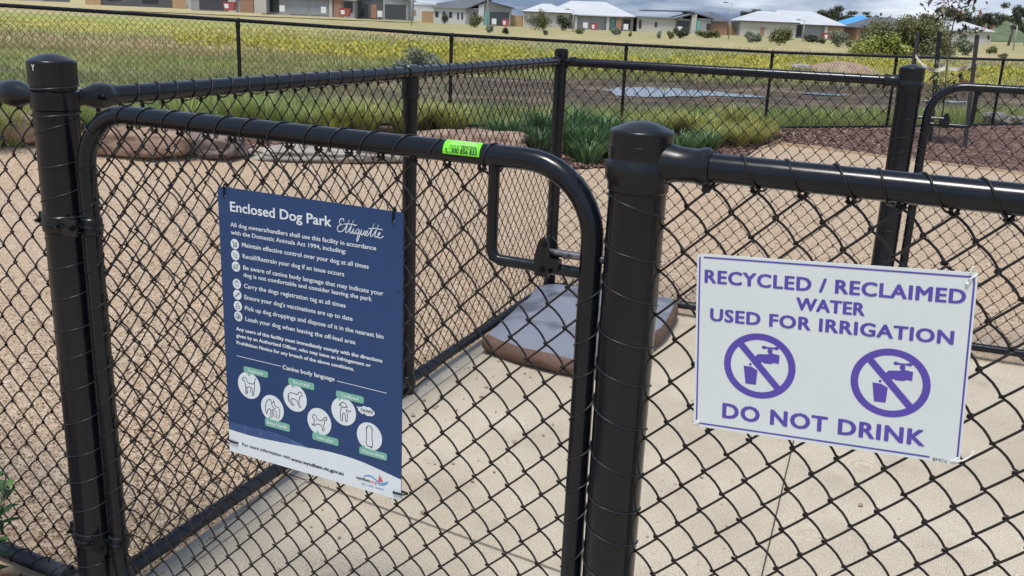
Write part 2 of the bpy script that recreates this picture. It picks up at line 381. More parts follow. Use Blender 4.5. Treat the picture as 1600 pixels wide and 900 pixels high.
# layout of the fences (metres)
L2 = np.array([-1.0706, 2.1948]); P2 = np.array([.2074, 1.5928]); M2 = np.array([-.4304, 3.7595]); C2 = np.array([.2194, 5.3473]); R2 = np.array([1.8990, 4.7105])
E = (P2-L2)/np.linalg.norm(P2-L2); WLP = float(np.linalg.norm(P2-L2))
EQ = np.array([.9062, -.4228]); ES = (C2-L2)/np.linalg.norm(C2-L2); EB = (R2-C2)/np.linalg.norm(R2-C2)
def nrm(d): return np.array([-d[1], d[0]])
HR = 1.349                        # rail centre height
HB = .058                         # bottom rail height
# concrete slab: left edge under the side fence, back edge under the back fence, runs out towards and past the camera
sl0 = L2-ES*2.9+nrm(ES)*-.0; slC = C2+nrm(EB)*-.045-EB*.02
def slab():
    a = L2-ES*3.2; b = slC; c3 = R2+EB*3.2-nrm(EB)*.045; d3 = c3-ES*8.5
    mb = MB()
    mb.prism([tuple(a), tuple(d3), tuple(c3), tuple(b)], -.12, .0, lambda x, y, z: (x, y, z))
    tag(mb.build('concrete_path', M_CONC), kind='structure')
    n = -nrm(ES); m2 = MB()                               # trowelled margin along the side edge
    p0, p1 = a+n*.012, b+n*.012-ES*.02; q0, q1 = a+n*.088, b+n*.088-ES*.02
    for k in range(30):
        t0, t1 = k/30, (k+1)/30
        pts = [p0*(1-t0)+p1*t0, q0*(1-t0)+q1*t0, q0*(1-t1)+q1*t1, p0*(1-t1)+p1*t1]
        m2.add([(x, y, .004) for x, y in pts], [(0, 1, 2, 3)], .5)
    tag(m2.build('path_margin', M_CONCS), kind='structure')
    for p, q in [((-.98, 3.11), (.9, 2.03)), ((1.14+.36*1.3, 3.432+.96*1.3), (.78-.36*1.5, 2.472-.96*1.5))]:   # saw-cut joints, dark filler
        p, q = np.array(p), np.array(q); d = (q-p)/np.linalg.norm(q-p); nn = nrm(d)*.0022; m3 = MB()
        m3.add([(*(p-nn), .006), (*(q-nn), .006), (*(q+nn), .006), (*(p+nn), .006)], [(0, 1, 2, 3)], .5)
        tag(m3.build('path_joint', mat('joint_filler', (.05, .042, .032), .9)), kind='structure')
slab()
for nm, pts in [('big', [(.8, 21.5), (2.2, 20.9), (3.9, 21.6), (5.6, 22.3), (6.1, 23.2), (5.2, 24.2), (3.7, 25.0), (2.6, 24.6), (1.4, 23.0)]), ('far', [(3.2, 27.0), (4.6, 27.2), (5.1, 28.6), (3.6, 28.3)]), ('right', [(7.0, 24.3), (8.0, 24.0), (8.6, 24.7), (7.5, 25.0)]), ('rr', [(9.4, 23.4), (10.6, 23.2), (11.4, 23.9), (10.1, 24.1)])]:
    c0 = np.mean(np.array(pts), 0); ring = []
    for k in range(64):
        a = k/64*len(pts); i = int(a); t = a-i; t = t*t*(3-2*t)
        p = np.array(pts[i])*(1-t)+np.array(pts[(i+1) % len(pts)])*t
        p = c0+(p-c0)*(.80+.30*mnoise.noise((p[0]*1.3, p[1]*1.3, 0))); ring.append(tuple(p))
    zz = float(np.percentile([g(x, y) for x, y in ring], 40))
    m_ = MB(); m_.add([(x, y, zz) for x, y in ring], [tuple(range(64))], .5); tag(m_.build('puddle', M_WATER), kind='structure')
def mound(cx, cy, rx, ry, h, m, name):
    mb = MB(); vs = []; fs = []; n, k = 9, 22
    for i in range(n+1):
        for j in range(k):
            t = i/n; a = 2*math.pi*j/k; x, y = cx+rx*t*math.cos(a), cy+ry*t*math.sin(a)
            z = h*(1-t*t)**1.3+.12*h*mnoise.noise((x*1.7, y*1.7, 1))
            vs.append((x, y, g(x, y)-.05+max(0, z)))
    for i in range(n):
        for j in range(k): fs.append((i*k+j, i*k+(j+1) % k, (i+1)*k+(j+1) % k, (i+1)*k+j))
    fs.append(tuple(range(k))); mb.add(vs, fs, .5); return tag(mb.build(name, m, None, 'all'), kind='structure')
mound(12.9, 39, 1.7, 1.3, .42, mat('dug_soil', (.27, .18, .125), .95, (.40, .30, .22), 3, bump=.8, bs=9), 'soil_mound')
mound(165, 330, 70, 30, 7.5, mat('embankment_grass', (.085, .115, .055), .95, (.12, .15, .075), .3), 'embankment')

# ------------------------------------------------------------------ chain-link building blocks
def xz(A, d, off=0):
    nn = nrm(d); A = np.array(A)+nn*off
    return lambda s, z, o=0: (A[0]+d[0]*s+nn[0]*o, A[1]+d[1]*s+nn[1]*o, z)
PX, PZ = .0735, .078
def chain(mb, f_, s0, s1, z0, z1, r=.0016, seg=5, fine=True, inside=None, dev=.0032, knuck=True):
    sd_ = rng.uniform(0, 90)
    def f(a, b, o):                     # the weave is slightly pulled about and bellied
        p = (a*2.3+sd_, b*2.3, 0); e_ = 1 if fine else .6
        return f_(a+.0055*e_*mnoise.noise(p)*min(1, max(0, zt-b)*6), b+.0045*e_*mnoise.noise((p[0]+7, p[1], 3))*min(1, max(0, zt-b)*6), o+(.006*mnoise.noise((p[0]*.6, p[1]*.6, 9))*min(1, max(0, zt-b)*4)))
    hw = PX/2; nw = int((s1-s0)/hw); ov = r*1.9
    zt = z1; nh = int((z1-z0)/(PZ/2))
    for i in range(nw):
        pts = []
        jx = rng.uniform(-.0012, .0012); jz = rng.uniform(-.0015, .0015)
        for k in range(nh+1):
            z = zt-k*PZ/2+(jz if k else 0)
            side = (k+i) % 2                     # 0: left corner, 1: right corner
            x = s0+(i+side)*hw+(ov if side else -ov)+jx
            if fine:
                pts.append((x-(ov*.25 if side else -ov*.25), z+r*1.0, (-dev if side == 0 else dev)*.55 if k else 0, 0)); pts.append((x-(ov*.25 if side else -ov*.25), z-r*1.0, (-dev if side == 1 else dev)*.55, 0))
            else: pts.append((x, z, 0, 0))
            if k < nh:
                x2 = s0+(i+1-side)*hw+jx; front = side == 1     # going down from right corner to left: '/', front
                o = -dev if front else dev
                if fine:
                    bow = .0036 if not front else -.0016
                    for t in (.08, .30, .55, .78, .93):
                        b = bow*4*t*(1-t); pts.append((x+(x2-x)*t+(b if not front else b*.7), z-PZ/2*t+b, o*(1 if .2 < t < .8 else .85), 0))
                else: pts.append((x+(x2-x)*.5, z-PZ/4, o, 0))
        run = []
        for p in pts:
            if inside is None or inside(p[0], p[1]): run.append(p)
            else:
                if len(run) > 1: mb.tube([f(a, b, o) for a, b, o, _ in run], r, seg, False)
                run = []
        if len(run) > 1: mb.tube([f(a, b, o) for a, b, o, _ in run], r, seg, False)
        if knuck and (i % 2 == 0) and (inside is None or inside(s0+(i+.5)*hw, zt-.03)):
            xk = s0+i*hw+(0 if (i % 2 == 0) else hw)+ (hw if ((0+i) % 2) else 0)
            if inside is None or inside(xk, zt-.012):
                for q_ in (-1, 1): mb.tube([f(xk+q_*.0075, zt+.001, .002*q_), f(xk, zt-.006, .004*q_), f(xk-q_*.006, zt+.007, -.003*q_)], r*1.25, 4, True)
    return mb
def lace(mb, A, B, rad, pitch, r=.0017, seg=4, steps=14, phase=0, lean=1, drop=.0):
    A, B = np.array(A, float), np.array(B, float); D = B-A; Ln = np.linalg.norm(D); T = D/Ln
    U = np.cross(T, (0, 0, 1)); U = np.array([1., 0, 0]) if np.linalg.norm(U) < .2 else U/np.linalg.norm(U)
    W = np.cross(U, T); n = int(Ln/pitch*steps); pts = []; jit = [rng.uniform(-.2, .2) for _ in range(int(Ln/pitch)+3)]
    for k in range(n+1):
        tt = k/steps; i = int(tt); jj = jit[i]*(1-(tt-i))+jit[i+1]*(tt-i)
        a = lean*2*math.pi*tt+phase; rr = rad+r*.7
        extra = drop*max(0, -math.sin(a))**3
        pts.append(A+T*min(Ln, max(0, (tt+jj)*pitch))+U*math.cos(a)*rr+W*(math.sin(a)*(rr+extra)))
    return mb.tube(pts, r, seg)
def rail(mb, A, B, r, seg=20): return mb.tube([A, B], r, seg)
def bolt(mb, c, ax, r=.007, h=.007): return mb.lathe(c, [(r, 0), (r, h), (r*.6, h), (r*.6, h*1.9)], 6, ax)
def v3(p, z): return np.array([p[0], p[1], z])

# ------------------------------------------------------------------ gate posts
def post(xy, r, ztop, zc, label, side):
    root = thing('gate_post', (xy[0], xy[1], 0), label, 'gate post', 'gate posts of the enclosure')
    mb = MB(); mb.lathe((*xy, -.05), [(r, 0), (r, ztop-.06+.05)], 40); mb.build('post', M_BLK, root, True)
    cz = ztop-.069; cr = r+.0035; mb = MB()
    mb.lathe((*xy, cz), [(cr, 0), (cr+.0005, .048), (cr+.0008, .0505), (cr-.0005, .0535), (cr-.004, .0555), (cr*.78, .0588), (cr*.58, .0632), (cr*.38, .0668), (cr*.18, .0686), (.001, .069)], 40)
    mb.build('post_cap', M_RUB, root, True)
    return root
pl_ = post(L2, .0495, 1.452, 0, 'thick black round gate post at the far left beside the blue dog sign gate', 0)
pp_ = post(P2, .0495, 1.415, 0, 'thick black round gate post in the middle between the gate and the recycled water sign', 0)
pr_ = post(R2, .056, 1.428, 0, 'black round gate post at the back right beside the second gate', 0)
# small white letter on the left cap is built with the lettering further down

def collar(root, xy, z0, z1, r, name='sleeve'):
    mb = MB(); mb.lathe((*xy, z0), [(r-.003, 0), (r, .003), (r, z1-z0-.003), (r-.003, z1-z0)], 40); return mb.build(name, M_BLK, root, True)
# P: tee sleeve with horizontal socket
def tee(root, xy, d, z, r, ln=.118, h=.038, m=M_RUB):
    s = MB(); s.lathe((*xy, z-.052), [(r+.0005, 0), (r+.0025, .002), (r+.0028, .012), (r+.0040, .018), (r+.0082, .024), (r+.0085, .046), (r+.0050, .053), (r+.0040, .058), (r+.0048, .062), (r+.0050, .078), (r+.0025, .0795), (r, .080)], 40)
    sl_ = s.build('sleeve', m, root, True)
    t = MB(); D = np.array([d[0], d[1], 0]); A = v3(xy, z)
    t.lathe(A+D*(r-.008), [(.036, 0), (.0335, .010), (.0295, .026), (.0285, ln-r-.010), (.0315, ln-r-.003), (.0325, ln-r+.006), (.0285, ln-r+.012), (.0245, ln-r+.013)], 28, D)
    so_ = t.build('socket', m, root, True)
    b = MB(); side = np.array([-d[1], d[0], 0]); bolt(b, A+D*(ln+.001)-np.array([0, 0, .041])-side*.004, (0, 0, 1), .006, .010)
    b.box((-.006, -.009, -.006), (.006, .009, .008), lambda x, y, zz: tuple(A+D*(ln+x)+side*y+np.array([0, 0, zz-.033])))
    b.build('clamp_bolt', M_RUB, so_)
tee(pp_, P2, EQ, HR, .0495)
tee(pr_, R2, -EB, HR-.003, .056)
collar(pr_, R2, HR-.11, HR-.05, .058)
# L: two brace bands with rail-end cups
def cup(root, xy, d, z, r):
    D = np.array([d[0], d[1], 0]); side = np.array([-d[1], d[0], 0]); A = v3(xy, z)
    b = MB(); b.lathe(A+D*(r+.014), [(.014, -.008), (.017, .010), (.023, .030), (.0295, .050), (.0312, .060), (.0312, .082), (.0305, .086), (.0285, .089), (.0275, .108), (.0245, .110)], 28, D)
    c = b.build('rail_cup', M_RUB, root, True)
    b = MB(); b.box((r-.004, -.004, -.019), (r+.045, .004, .019), lambda x, y, zz: tuple(A+D*x+side*y+np.array([0, 0, zz])))
    b.build('strap', M_RUB, c); b = MB(); bolt(b, A+D*(r+.062)-side*.033+np.array([0, 0, .0]), -side, .009, .008); b.build('bolt', M_RUB, c); b = MB()
    bolt(b, A+D*(r+.018)-side*.004, -side, .008, .007); b.build('bolt', M_RUB, c)
cup(pl_, L2, ES, HR, .0495)
cup(pl_, L2, -E, HR+.004, .0495)
for z0, z1, r in [(HR-.024, HR+.022, .0530)]: collar(pl_, L2, z0, z1, r, 'brace_band')
for z in (HR+.029, HR-.032):
    mb = MB(); mb.tube([v3(L2, z)+np.array([math.cos(a)*.0525, math.sin(a)*.0525, .004*math.sin(a+1)]) for a in np.linspace(0, 2*math.pi, 41)[:-1]], .0026, 6, closed=True)
    mb.build('wire_band', M_LACE, pl_, 'all')
# lacing up the posts
mb = MB(); lace(mb, v3(P2, 1.29), v3(P2, .02), .0495, .0785, .0017, phase=2.6, lean=1, steps=26); mb.build('lacing_wire', M_LACE, pp_, 'all')
mb = MB(); lace(mb, v3(L2, 1.31), v3(L2, .02), .0495, .081, .0016, phase=.4, lean=-1, steps=26); mb.build('lacing_wire', M_LACE, pl_, 'all')
mb = MB(); lace(mb, v3(R2, 1.28), v3(R2, .02), .056, .080, .0012, phase=.4, lean=-1, steps=26); mb.build('lacing_wire', M_LACE, pr_, 'all')

# ------------------------------------------------------------------ fence runs
def run(name, A, d, s0, s1, label, zt=HR, rr=.024, ws=None, lean=1, posts=(), fine=True, wr=.0016, mesh0=None, mesh1=None, botr=.0225, seg=5, rail0=None, rail1=None):
    A = np.array(A); root = thing(name, (A[0]+d[0]*(s0+s1)/2, A[1]+d[1]*(s0+s1)/2, 0), label, 'chain-link fence', 'chain-link fence runs of the enclosure')
    f = xz(A, d)
    a0 = s0 if rail0 is None else rail0; a1 = s1 if rail1 is None else rail1
    mb = MB(); rail(mb, f(a0, zt), f(a1, zt), rr, 24); t = mb.build('top_rail', M_BLK, root, True)
    mb = MB(); lace(mb, f(a0+.02, zt), f(a1, zt), rr, PX, .0021, phase=-1.3, lean=lean, drop=.004, steps=18); mb.build('lacing_wire', M_WIRE, t, 'all')
    mb = MB(); rail(mb, f(s0, HB), f(s1, HB), botr, 20); t = mb.build('bottom_rail', M_DUST, root, True)
    mb = MB(); lace(mb, f(s0+.03, HB), f(s1, HB), botr, PX, .0015, phase=1.2, lean=-lean, steps=14); mb.build('lacing_wire', M_WIRE, t, 'all')
    for s in (s0+.055, s1-.055):                     # end clamps on the bottom rail
        mb = MB(); D = np.array([d[0], d[1], 0]); mb.lathe(np.array(f(s, HB))-D*.02, [(botr+.001, 0), (botr+.004, .003), (botr+.004, .037), (botr+.001, .04)], 20, D)
        bolt(mb, np.array(f(s, HB))+np.array([0, 0, botr+.002]), (0, 0, 1), .007, .006); mb.build('rail_clamp', M_RUB, root, True)
    mb = MB(); chain(mb, f, s0 if mesh0 is None else mesh0, s1 if mesh1 is None else mesh1, HB-.01, zt-rr-.006, wr, seg, fine)
    mb.build('wire_mesh', M_WIRE, root, 'all')
    for s, r, ht, kind in posts:
        px, py, _ = f(s, 0); mb = MB(); mb.lathe((px, py, -.05), [(r, 0), (r, ht+.05)], 28); p = mb.build('line_post', M_BLK, root, True)
        mb = MB()
        if kind == 'tee':
            D = np.array([d[0], d[1], 0])
            mb.lathe(np.array(f(s, zt))-D*.042, [(rr+.002, 0), (rr+.006, .004), (rr+.006, .08), (rr+.002, .084)], 24, D)
            mb.lathe((px, py, zt-.105), [(r+.001, 0), (r+.005, .003), (r+.005, .085)], 24)
            mb.build('tee_fitting', M_RUB, p, True)
            mb = MB(); mb.lathe((px, py, HB-.03), [(r+.001, 0), (r+.006, .004), (r+.006, .056), (r+.001, .06)], 24)
            bolt(mb, (px-nrm(d)[0]*(-(r+.004)), py-nrm(d)[1]*(-(r+.004)), HB), (-nrm(d)[0]*-1, -nrm(d)[1]*-1, 0)); mb.build('base_clamp', M_RUB, p, True)
        else:
            mb.lathe((px, py, ht-.045), [(r+.002, 0), (r+.004, .003), (r+.004, .038), (r*.7, .046), (.001, .048)], 28); mb.build('post_cap', M_RUB, p, True)
            for dd in kind:
                mb = MB(); D = np.array([dd[0], dd[1], 0]); Aq = np.array((px, py, zt))
                mb.lathe(Aq+D*(r+.004), [(.012, 0), (.017, .01), (.026, .025), (.028, .045), (.0245, .05)], 20, D)
                bolt(mb, Aq+D*(r+.022)+np.array([nrm(dd)[0], nrm(dd)[1], 0])*-.02, (-nrm(dd)[0], -nrm(dd)[1], 0), .008, .007); mb.build('rail_cup', M_RUB, p, True)
            mb = MB(); mb.lathe((px, py, zt-.02), [(r+.001, 0), (r+.004, .003), (r+.004, .037), (r+.001, .04)], 24); mb.build('brace_band', M_RUB, p, True); mb = MB()
            mb.lathe((px, py, HB-.02), [(r+.001, 0), (r+.004, .003), (r+.004, .037), (r+.001, .04)], 24); mb.build('brace_band', M_RUB, p, True)
            mb = MB(); lace(mb, v3((px, py), zt-.05), v3((px, py), .05), r, .08, .0012, steps=16); mb.build('lacing_wire', M_LACE, p, 'all')
    return root
dLM = float(np.linalg.norm(M2-L2)); dLC = float(np.linalg.norm(C2-L2)); dCR = float(np.linalg.norm(R2-C2))
run('chain_link_fence', L2, ES, .05, dLC-.03, 'long chain-link side fence running from the left gate post to the back corner', posts=[(dLM, .029, HR-.01, 'tee'), (dLC, .034, 1.415, (-ES, EB))], rail0=.115, wr=.0020, lean=1)
run('chain_link_fence', C2, EB, .035, dCR-.05, 'short chain-link back fence between the thin corner post and back right post', zt=HR-.003, wr=.0021, lean=-1)
run('chain_link_fence', P2, EQ, .05, 1.75, 'near chain-link fence panel that carries the white recycled water sign', rail0=.10, mesh0=.0505, wr=.0022, seg=7, lean=-1, posts=[(1.75, .034, 1.415, (-EQ,))])
run('chain_link_fence', L2, -E, .05, 1.6, 'chain-link fence running off left from the left gate post over the mulch', zt=HR+.004, rail0=.115, wr=.0021, seg=6, lean=-1, posts=[(1.6, .034, 1.415, (E,))])
for i, r_ in enumerate([]): pass

# ------------------------------------------------------------------ gates
def arc_path(s0, s1, z0, z1, rc, n=10):
    """rounded rectangle as list of (s,z), clockwise from bottom-left"""
    pts = []
    for (cx, cz, a0) in ((s0+rc, z1-rc, 180), (s1-rc, z1-rc, 90), (s1-rc, z0+rc, 0), (s0+rc, z0+rc, -90)):
        for k in range(n+1):
            a = R_(a0-90*k/n); pts.append((cx+rc*math.cos(a), cz+rc*math.sin(a)))
    return pts
def gate(A, d, s0, s1, z0, z1, latch_s, post_s, root, rc=.135, r=.0205, wr=.0021, seg=7, sgn=1, hinge=None, latch=None):
    f = xz(A, d); P = arc_path(s0, s1, z0, z1, rc)
    mb = MB(); mb.tube([f(a, b) for a, b in P], r, 22, closed=True); fr = mb.build('gate_frame', M_BLK, root, 'all')
    l0, l1, lz0, lz1 = latch                           # cut-out for the latch
    def inside(s, z):
        if not (s0 < s < s1 and z0 < z < z1): return False
        if l0 < s < l1 and lz0 < z: return False
        for cx, cz, sx, sz in ((s0+rc, z1-rc, -1, 1), (s1-rc, z1-rc, 1, 1), (s0+rc, z0+rc, -1, -1), (s1-rc, z0+rc, 1, -1)):
            if (s-cx)*sx > 0 and (z-cz)*sz > 0 and (s-cx)**2+(z-cz)**2 > rc*rc: return False
        return True
    mb = MB(); chain(mb, f, s0-.002, s1+.02, z0, z1-r-.006, wr, seg, True, inside); mb.build('wire_mesh', M_WIRE, root, 'all')
    mb = MB()
    a0, a1 = (s0+rc*.8, l0) if sgn > 0 else (l1, s1-rc*.6)
    if sgn > 0:                          # the turns leave the sticker free
        lace(mb, f(a0, z1), f(1.034, z1), r, PX, .0019, phase=-1.2, drop=.006, steps=18); lace(mb, f(1.121, z1), f(1.150, z1), r, .03, .0019, phase=-1.2, drop=.006, steps=18)
    else: lace(mb, f(a0, z1), f(a1+.02, z1), r, PX, .0019, phase=-1.2, drop=.006, steps=18)
    if sgn > 0:
        lace(mb, f(s1, lz0+.0), f(s1, z0+.1), r, PZ, .0016, phase=.6, steps=18, lean=-1); lace(mb, f(s0, z1-rc+.03), f(s0, z0+.1), r, PZ*1.05, .0013, phase=.2, steps=18, lean=-1)
        p0 = f(s0+.035, z1-.045); 
        mb.tube([f(s0+.035+math.cos(a)*.018, z1-.04-math.cos(a)*.014, math.sin(a)*.023) for a in np.linspace(0, 2*math.pi, 20)[:-1]], .0015, 5, closed=True)
    else:
        lace(mb, f(s0, lz0), f(s0, z0+.1), r, PZ, .0013, phase=.6, steps=16)
    mb.build('lacing_wire', M_LACE, root, 'all')
    # latch frame
    li = l0 if sgn > 0 else l1; lo = s1 if sgn > 0 else s0
    mb = MB(); q = .018*sgn
    mb.tube([f(li, z1-r*.6), f(li, lz0+.02), f(li+q*.3, lz0+.006), f(li+q, lz0), f(lo, lz0)], .0108, 12); mb.build('latch_frame', M_BLK, root, True)
    mb = MB(); c = li+(lo-li)*.56
    poly = [(-.013, -.024), (.014, -.026), (.016, .004), (.011, .040), (.002, .050), (-.008, .040), (-.015, .010)]
    f2 = lambda x, y, o: f(c+x*sgn, lz0+.012+y, o)
    mb.prism(poly, -.020, -.015, f2); mb.prism([(x*1.1+.002, y*.85) for x, y in poly], .012, .017, f2); mb.box((-.012, -.024, -.015), (.012, .002, .012), f2); mb.box((.012, -.006, -.022), (.034, .010, -.006), f2); bolt(mb, f2(0, -.012, -.020), (-nrm(d)[0], -nrm(d)[1], 0), .007, .006); bolt(mb, f2(.002, .034, -.020), (-nrm(d)[0], -nrm(d)[1], 0), .005, .005)
    lp = mb.build('latch_plate', M_RUB, root)
    mb = MB(); zb = lz0+.030
    mb.tube([f(c, zb), f(post_s, zb)], .0075, 12); mb.tube([f(c+.045*sgn, zb, -.002), f(c+.045*sgn, zb+.0, -.02)], .005, 8); mb.build('latch_bolt', M_STEEL, lp, True)
    if hinge:
        for z in hinge:
            mb = MB()
            for cx, rr in ((0, .0495), (s0, r)):
                mb.tube([f(cx+(rr+.003)*math.cos(a), z, (rr+.003)*math.sin(a)) for a in np.linspace(0, 2*math.pi, 33)[:-1]], .0042, 6, closed=True)
                mb.lathe(f(cx, z-.021), [(rr+.0015, 0), (rr+.004, .003), (rr+.004, .039), (rr+.0015, .042)], 32)
            mb.box((.030, -.020, -.056), (s0-.005, .020, -.046), lambda x, y, o: f(x, z+y, o*.75))
            mb.box((-.075, -.018, -.006), (-.045, .018, .006), lambda x, y, o: f(x, z+y, o-.01))
            for cx in (.028, s0-.018): bolt(mb, f(cx, z, -.040), (-nrm(d)[0], -nrm(d)[1], 0), .0075, .008)
            bolt(mb, f(-.062, z, -.018), (-nrm(d)[0], -nrm(d)[1], 0), .008, .009); bolt(mb, f(s0+r+.006, z, -.006), (-nrm(d)[0], -nrm(d)[1], 0), .006, .012)
            mb.build('hinge_clamp', M_RUB, root, True)
    return fr
g1 = thing('pedestrian_gate', (*(L2+E*.7), 0), 'near black tubular gate with chain-link infill carrying the blue dog park sign', 'gate', 'gates of the enclosure')
fr1 = gate(L2, E, .0855, 1.3365, .05, 1.3305, 0, 1.395, g1, latch=(1.138, 1.4, 1.137, 1.33), hinge=(1.062, .225))
g2 = thing('pedestrian_gate', (*(R2+EB*.7), 0), 'second black tubular gate with rounded corner at the back right edge', 'gate', 'gates of the enclosure')
fr2 = gate(R2, EB, .098, 1.30, .058, 1.335, 0, .04, g2, sgn=-1, latch=(-.1, .30, 1.15, 1.33), rc=.155, wr=.0021, seg=5)

# ------------------------------------------------------------------ lettering helpers
def glyphs(txt, shear=0, off=0, spacing=1.0):
    cu = bpy.data.curves.new('t', 'FONT'); cu.body = txt; cu.size = 1; cu.shear = shear; cu.offset = off; cu.space_character = spacing; cu.resolution_u = 3
    o = bpy.data.objects.new('t', cu); COL.objects.link(o); bpy.context.view_layer.update()
    me = o.to_mesh(); V = np.array([v.co[:] for v in me.vertices]); Fs = [tuple(p.vertices) for p in me.polygons]
    o.to_mesh_clear(); bpy.data.objects.remove(o); bpy.data.curves.remove(cu); return V, Fs
CAPH = np.ptp(glyphs('H')[0][:, 1])
class Plate:
    """sign-local millimetres -> world; x right, y up, z out of the face"""
    def __init__(s, A, d, c, z, rot, k, off):
        s.f = xz(A, d); s.c, s.z, s.r, s.k, s.off = c, z, R_(rot), k/1000, off
    def __call__(s, x, y, z=0):
        x, y = x*s.k, y*s.k; cr, sr = math.cos(s.r), math.sin(s.r)
        return s.f(s.c+x*cr-y*sr, s.z+x*sr+y*cr, s.off-z/1000)
def text(mb, pl, txt, x0, x1, y, cap, off=0, shear=0, z=.5, spacing=1, bold=0):
    V, Fs = glyphs(txt, shear, off, spacing); sx = (x1-x0-2*bold)/np.ptp(V[:, 0]); sy = (cap-bold)/CAPH; mn = V[:, 0].min()
    sh = [(0, 0)] if not bold else [(-bold, 0), (bold, 0), (0, bold/2), (0, -bold/2), (-bold*.7, bold*.4), (bold*.7, -bold*.4), (bold*.7, bold*.4), (-bold*.7, -bold*.4)]
    for i, (dx, dy) in enumerate(sh):
        mb.add([pl(x0+bold+(v[0]-mn)*sx+dx, y+bold/2+v[1]*sy+dy, z+.03*i) for v in V], Fs, .5)
def flat(mb, pl, poly, z=.5): mb.add([pl(x, y, z) for x, y in poly], [tuple(range(len(poly)))], .5)
def disc(mb, pl, c, r, z=.5, n=40, ry=None): flat(mb, pl, [(c[0]+r*math.cos(2*math.pi*k/n), c[1]+(ry or r)*math.sin(2*math.pi*k/n)) for k in range(n)], z)
def ringp(mb, pl, c, r0, r1, z=.5, n=56, e=1):
    vs = []
    for k in range(n):
        t = 2*math.pi*k/n
        for r in (r0, r1): vs.append(pl(c[0]+r*math.cos(t), c[1]+e*r*math.sin(t), z))
    mb.add(vs, [(2*k, 2*k+1, (2*k+3) % (2*n), (2*k+2) % (2*n)) for k in range(n)], .5)
def catmull(P, n=7):
    P = [np.array(p, float) for p in P]; o = []
    for i in range(len(P)-1):
        a, b, c, d = P[max(0, i-1)], P[i], P[i+1], P[min(len(P)-1, i+2)]
        for k in range(n):
            t = k/n; o.append(.5*((2*b)+(c-a)*t+(2*a-5*b+4*c-d)*t*t+(3*b-a-3*c+d)*t**3))
    o.append(P[-1]); return o
def stroke(mb, pl, pts, wd, z=.5, smooth_=True):
    P = catmull(pts) if smooth_ else [np.array(p, float) for p in pts]
    vs = []
    for i, p in enumerate(P):
        t = P[min(i+1, len(P)-1)]-P[max(i-1, 0)]; t = t/(np.linalg.norm(t)+1e-9); n = np.array([-t[1], t[0]])*wd/2
        vs += [pl(*(p-n), z), pl(*(p+n), z)]
    mb.add(vs, [(2*i, 2*i+2, 2*i+3, 2*i+1) for i in range(len(P)-1)], .5)
def rrect(x0, y0, x1, y1, r, n=5):
    o = []
    for cx, cy, a in ((x1-r, y1-r, 0), (x0+r, y1-r, 90), (x0+r, y0+r, 180), (x1-r, y0+r, 270)):
        for k in range(n+1): t = R_(a+90*k/n); o.append((cx+r*math.cos(t), cy+r*math.sin(t)))
    return o
def loop_tie(mb, pts, r=.0016): mb.tube(catmull(pts, 6), r, 6)

# ------------------------------------------------------------------ blue etiquette sign
D = Plate(L2, E, .7164, .8933, 0, 1.0153, -.008)
ds = thing('information_sign', D(0, 0), 'dark blue dog park etiquette sign with white lettering tied to the near gate', 'sign')
mb = MB(); mb.prism(rrect(-229, -304.5, 229, 304.5, 6), -2.0, 0, D); mb.build('panel', M_BLUE, ds)
CURVE = [(-222.4, -250.7), (-167.4, -251.8), (-103.6, -248.7), (-20.2, -243.2), (51.3, -237.8), (121.4, -239.4), (175.7, -247.2), (229, -256.5)]
wv = catmull([(-229, -250.2)]+CURVE[1:], 5)
mb = MB()
vs = []; 
for p in wv: vs += [D(p[0], max(-304.4, -304.4), .35), D(p[0], p[1], .35)]
mb.add(vs, [(2*i, 2*i+2, 2*i+3, 2*i+1) for i in range(len(wv)-1)], .5); mb.build('white_footer', M_LETTER, ds)
mb = MB()
text(mb, D, 'Enclosed Dog Park', -196.3, 62.9, 255.3, 20.7, .006, bold=.55); mb.build('title_lettering', M_LETTER, ds)
# handwritten word drawn as pen strokes
def script(mb, pl, x0, x1, y, xh):
    W = 9.3; k = (x1-x0)/W
    def S(pts, wd=1.75): stroke(mb, pl, [(x0+(p[0]+.18*p[1])*k*.97, y+p[1]*xh) for p in pts], wd, .5)
    S([(1.0, 2.05), (.75, 2.55), (.25, 2.35), (.15, 1.8), (.55, 1.45), (.85, 1.42), (.35, 1.3), (-.05, .75), (.15, .1), (.7, .05), (1.2, .45), (1.75, 1.6), (1.95, 2.5), (1.8, 1.6), (1.62, .35), (1.85, .05), (2.15, .45), (2.6, 1.6), (2.8, 2.5), (2.62, 1.6), (2.45, .35), (2.7, .05), (2.95, .5), (3.12, 1.0), (3.05, .35), (3.2, .05), (3.5, .4), (3.75, .9), (4.1, 1.02), (3.85, 1.0), (3.6, .5), (3.75, .08), (4.05, .35), (4.25, 1.0), (4.15, 0), (4.05, -1.0), (4.2, -1.25), (4.35, -.6), (4.5, .4), (4.65, 1.0), (4.62, .3), (4.85, .05), (5.1, .5), (5.2, 1.0), (5.2, .3), (5.4, .1), (5.75, .55), (5.8, .95), (5.55, .85), (5.5, .25), (5.75, .03), (6.1, .4), (6.6, 1.6), (6.8, 2.5), (6.62, 1.6), (6.45, .35), (6.7, .05), (7.0, .5), (7.45, 1.6), (7.6, 2.4), (7.45, 1.5), (7.3, .35), (7.55, .05), (7.95, .45), (8.2, .85), (8.05, 1.0), (7.85, .6), (7.95, .1), (8.4, .05), (8.95, .45)])
    S([(1.0, 1.55), (2.2, 1.75), (3.6, 1.7)]); S([(5.9, 1.4), (7.2, 1.65), (8.6, 1.6)]); S([(3.12, 1.5), (3.16, 1.62)])
mb = MB(); script(mb, D, 76, 192, 248, 10.8); mb.build('script_lettering', M_LETTER, ds)
mb = MB()
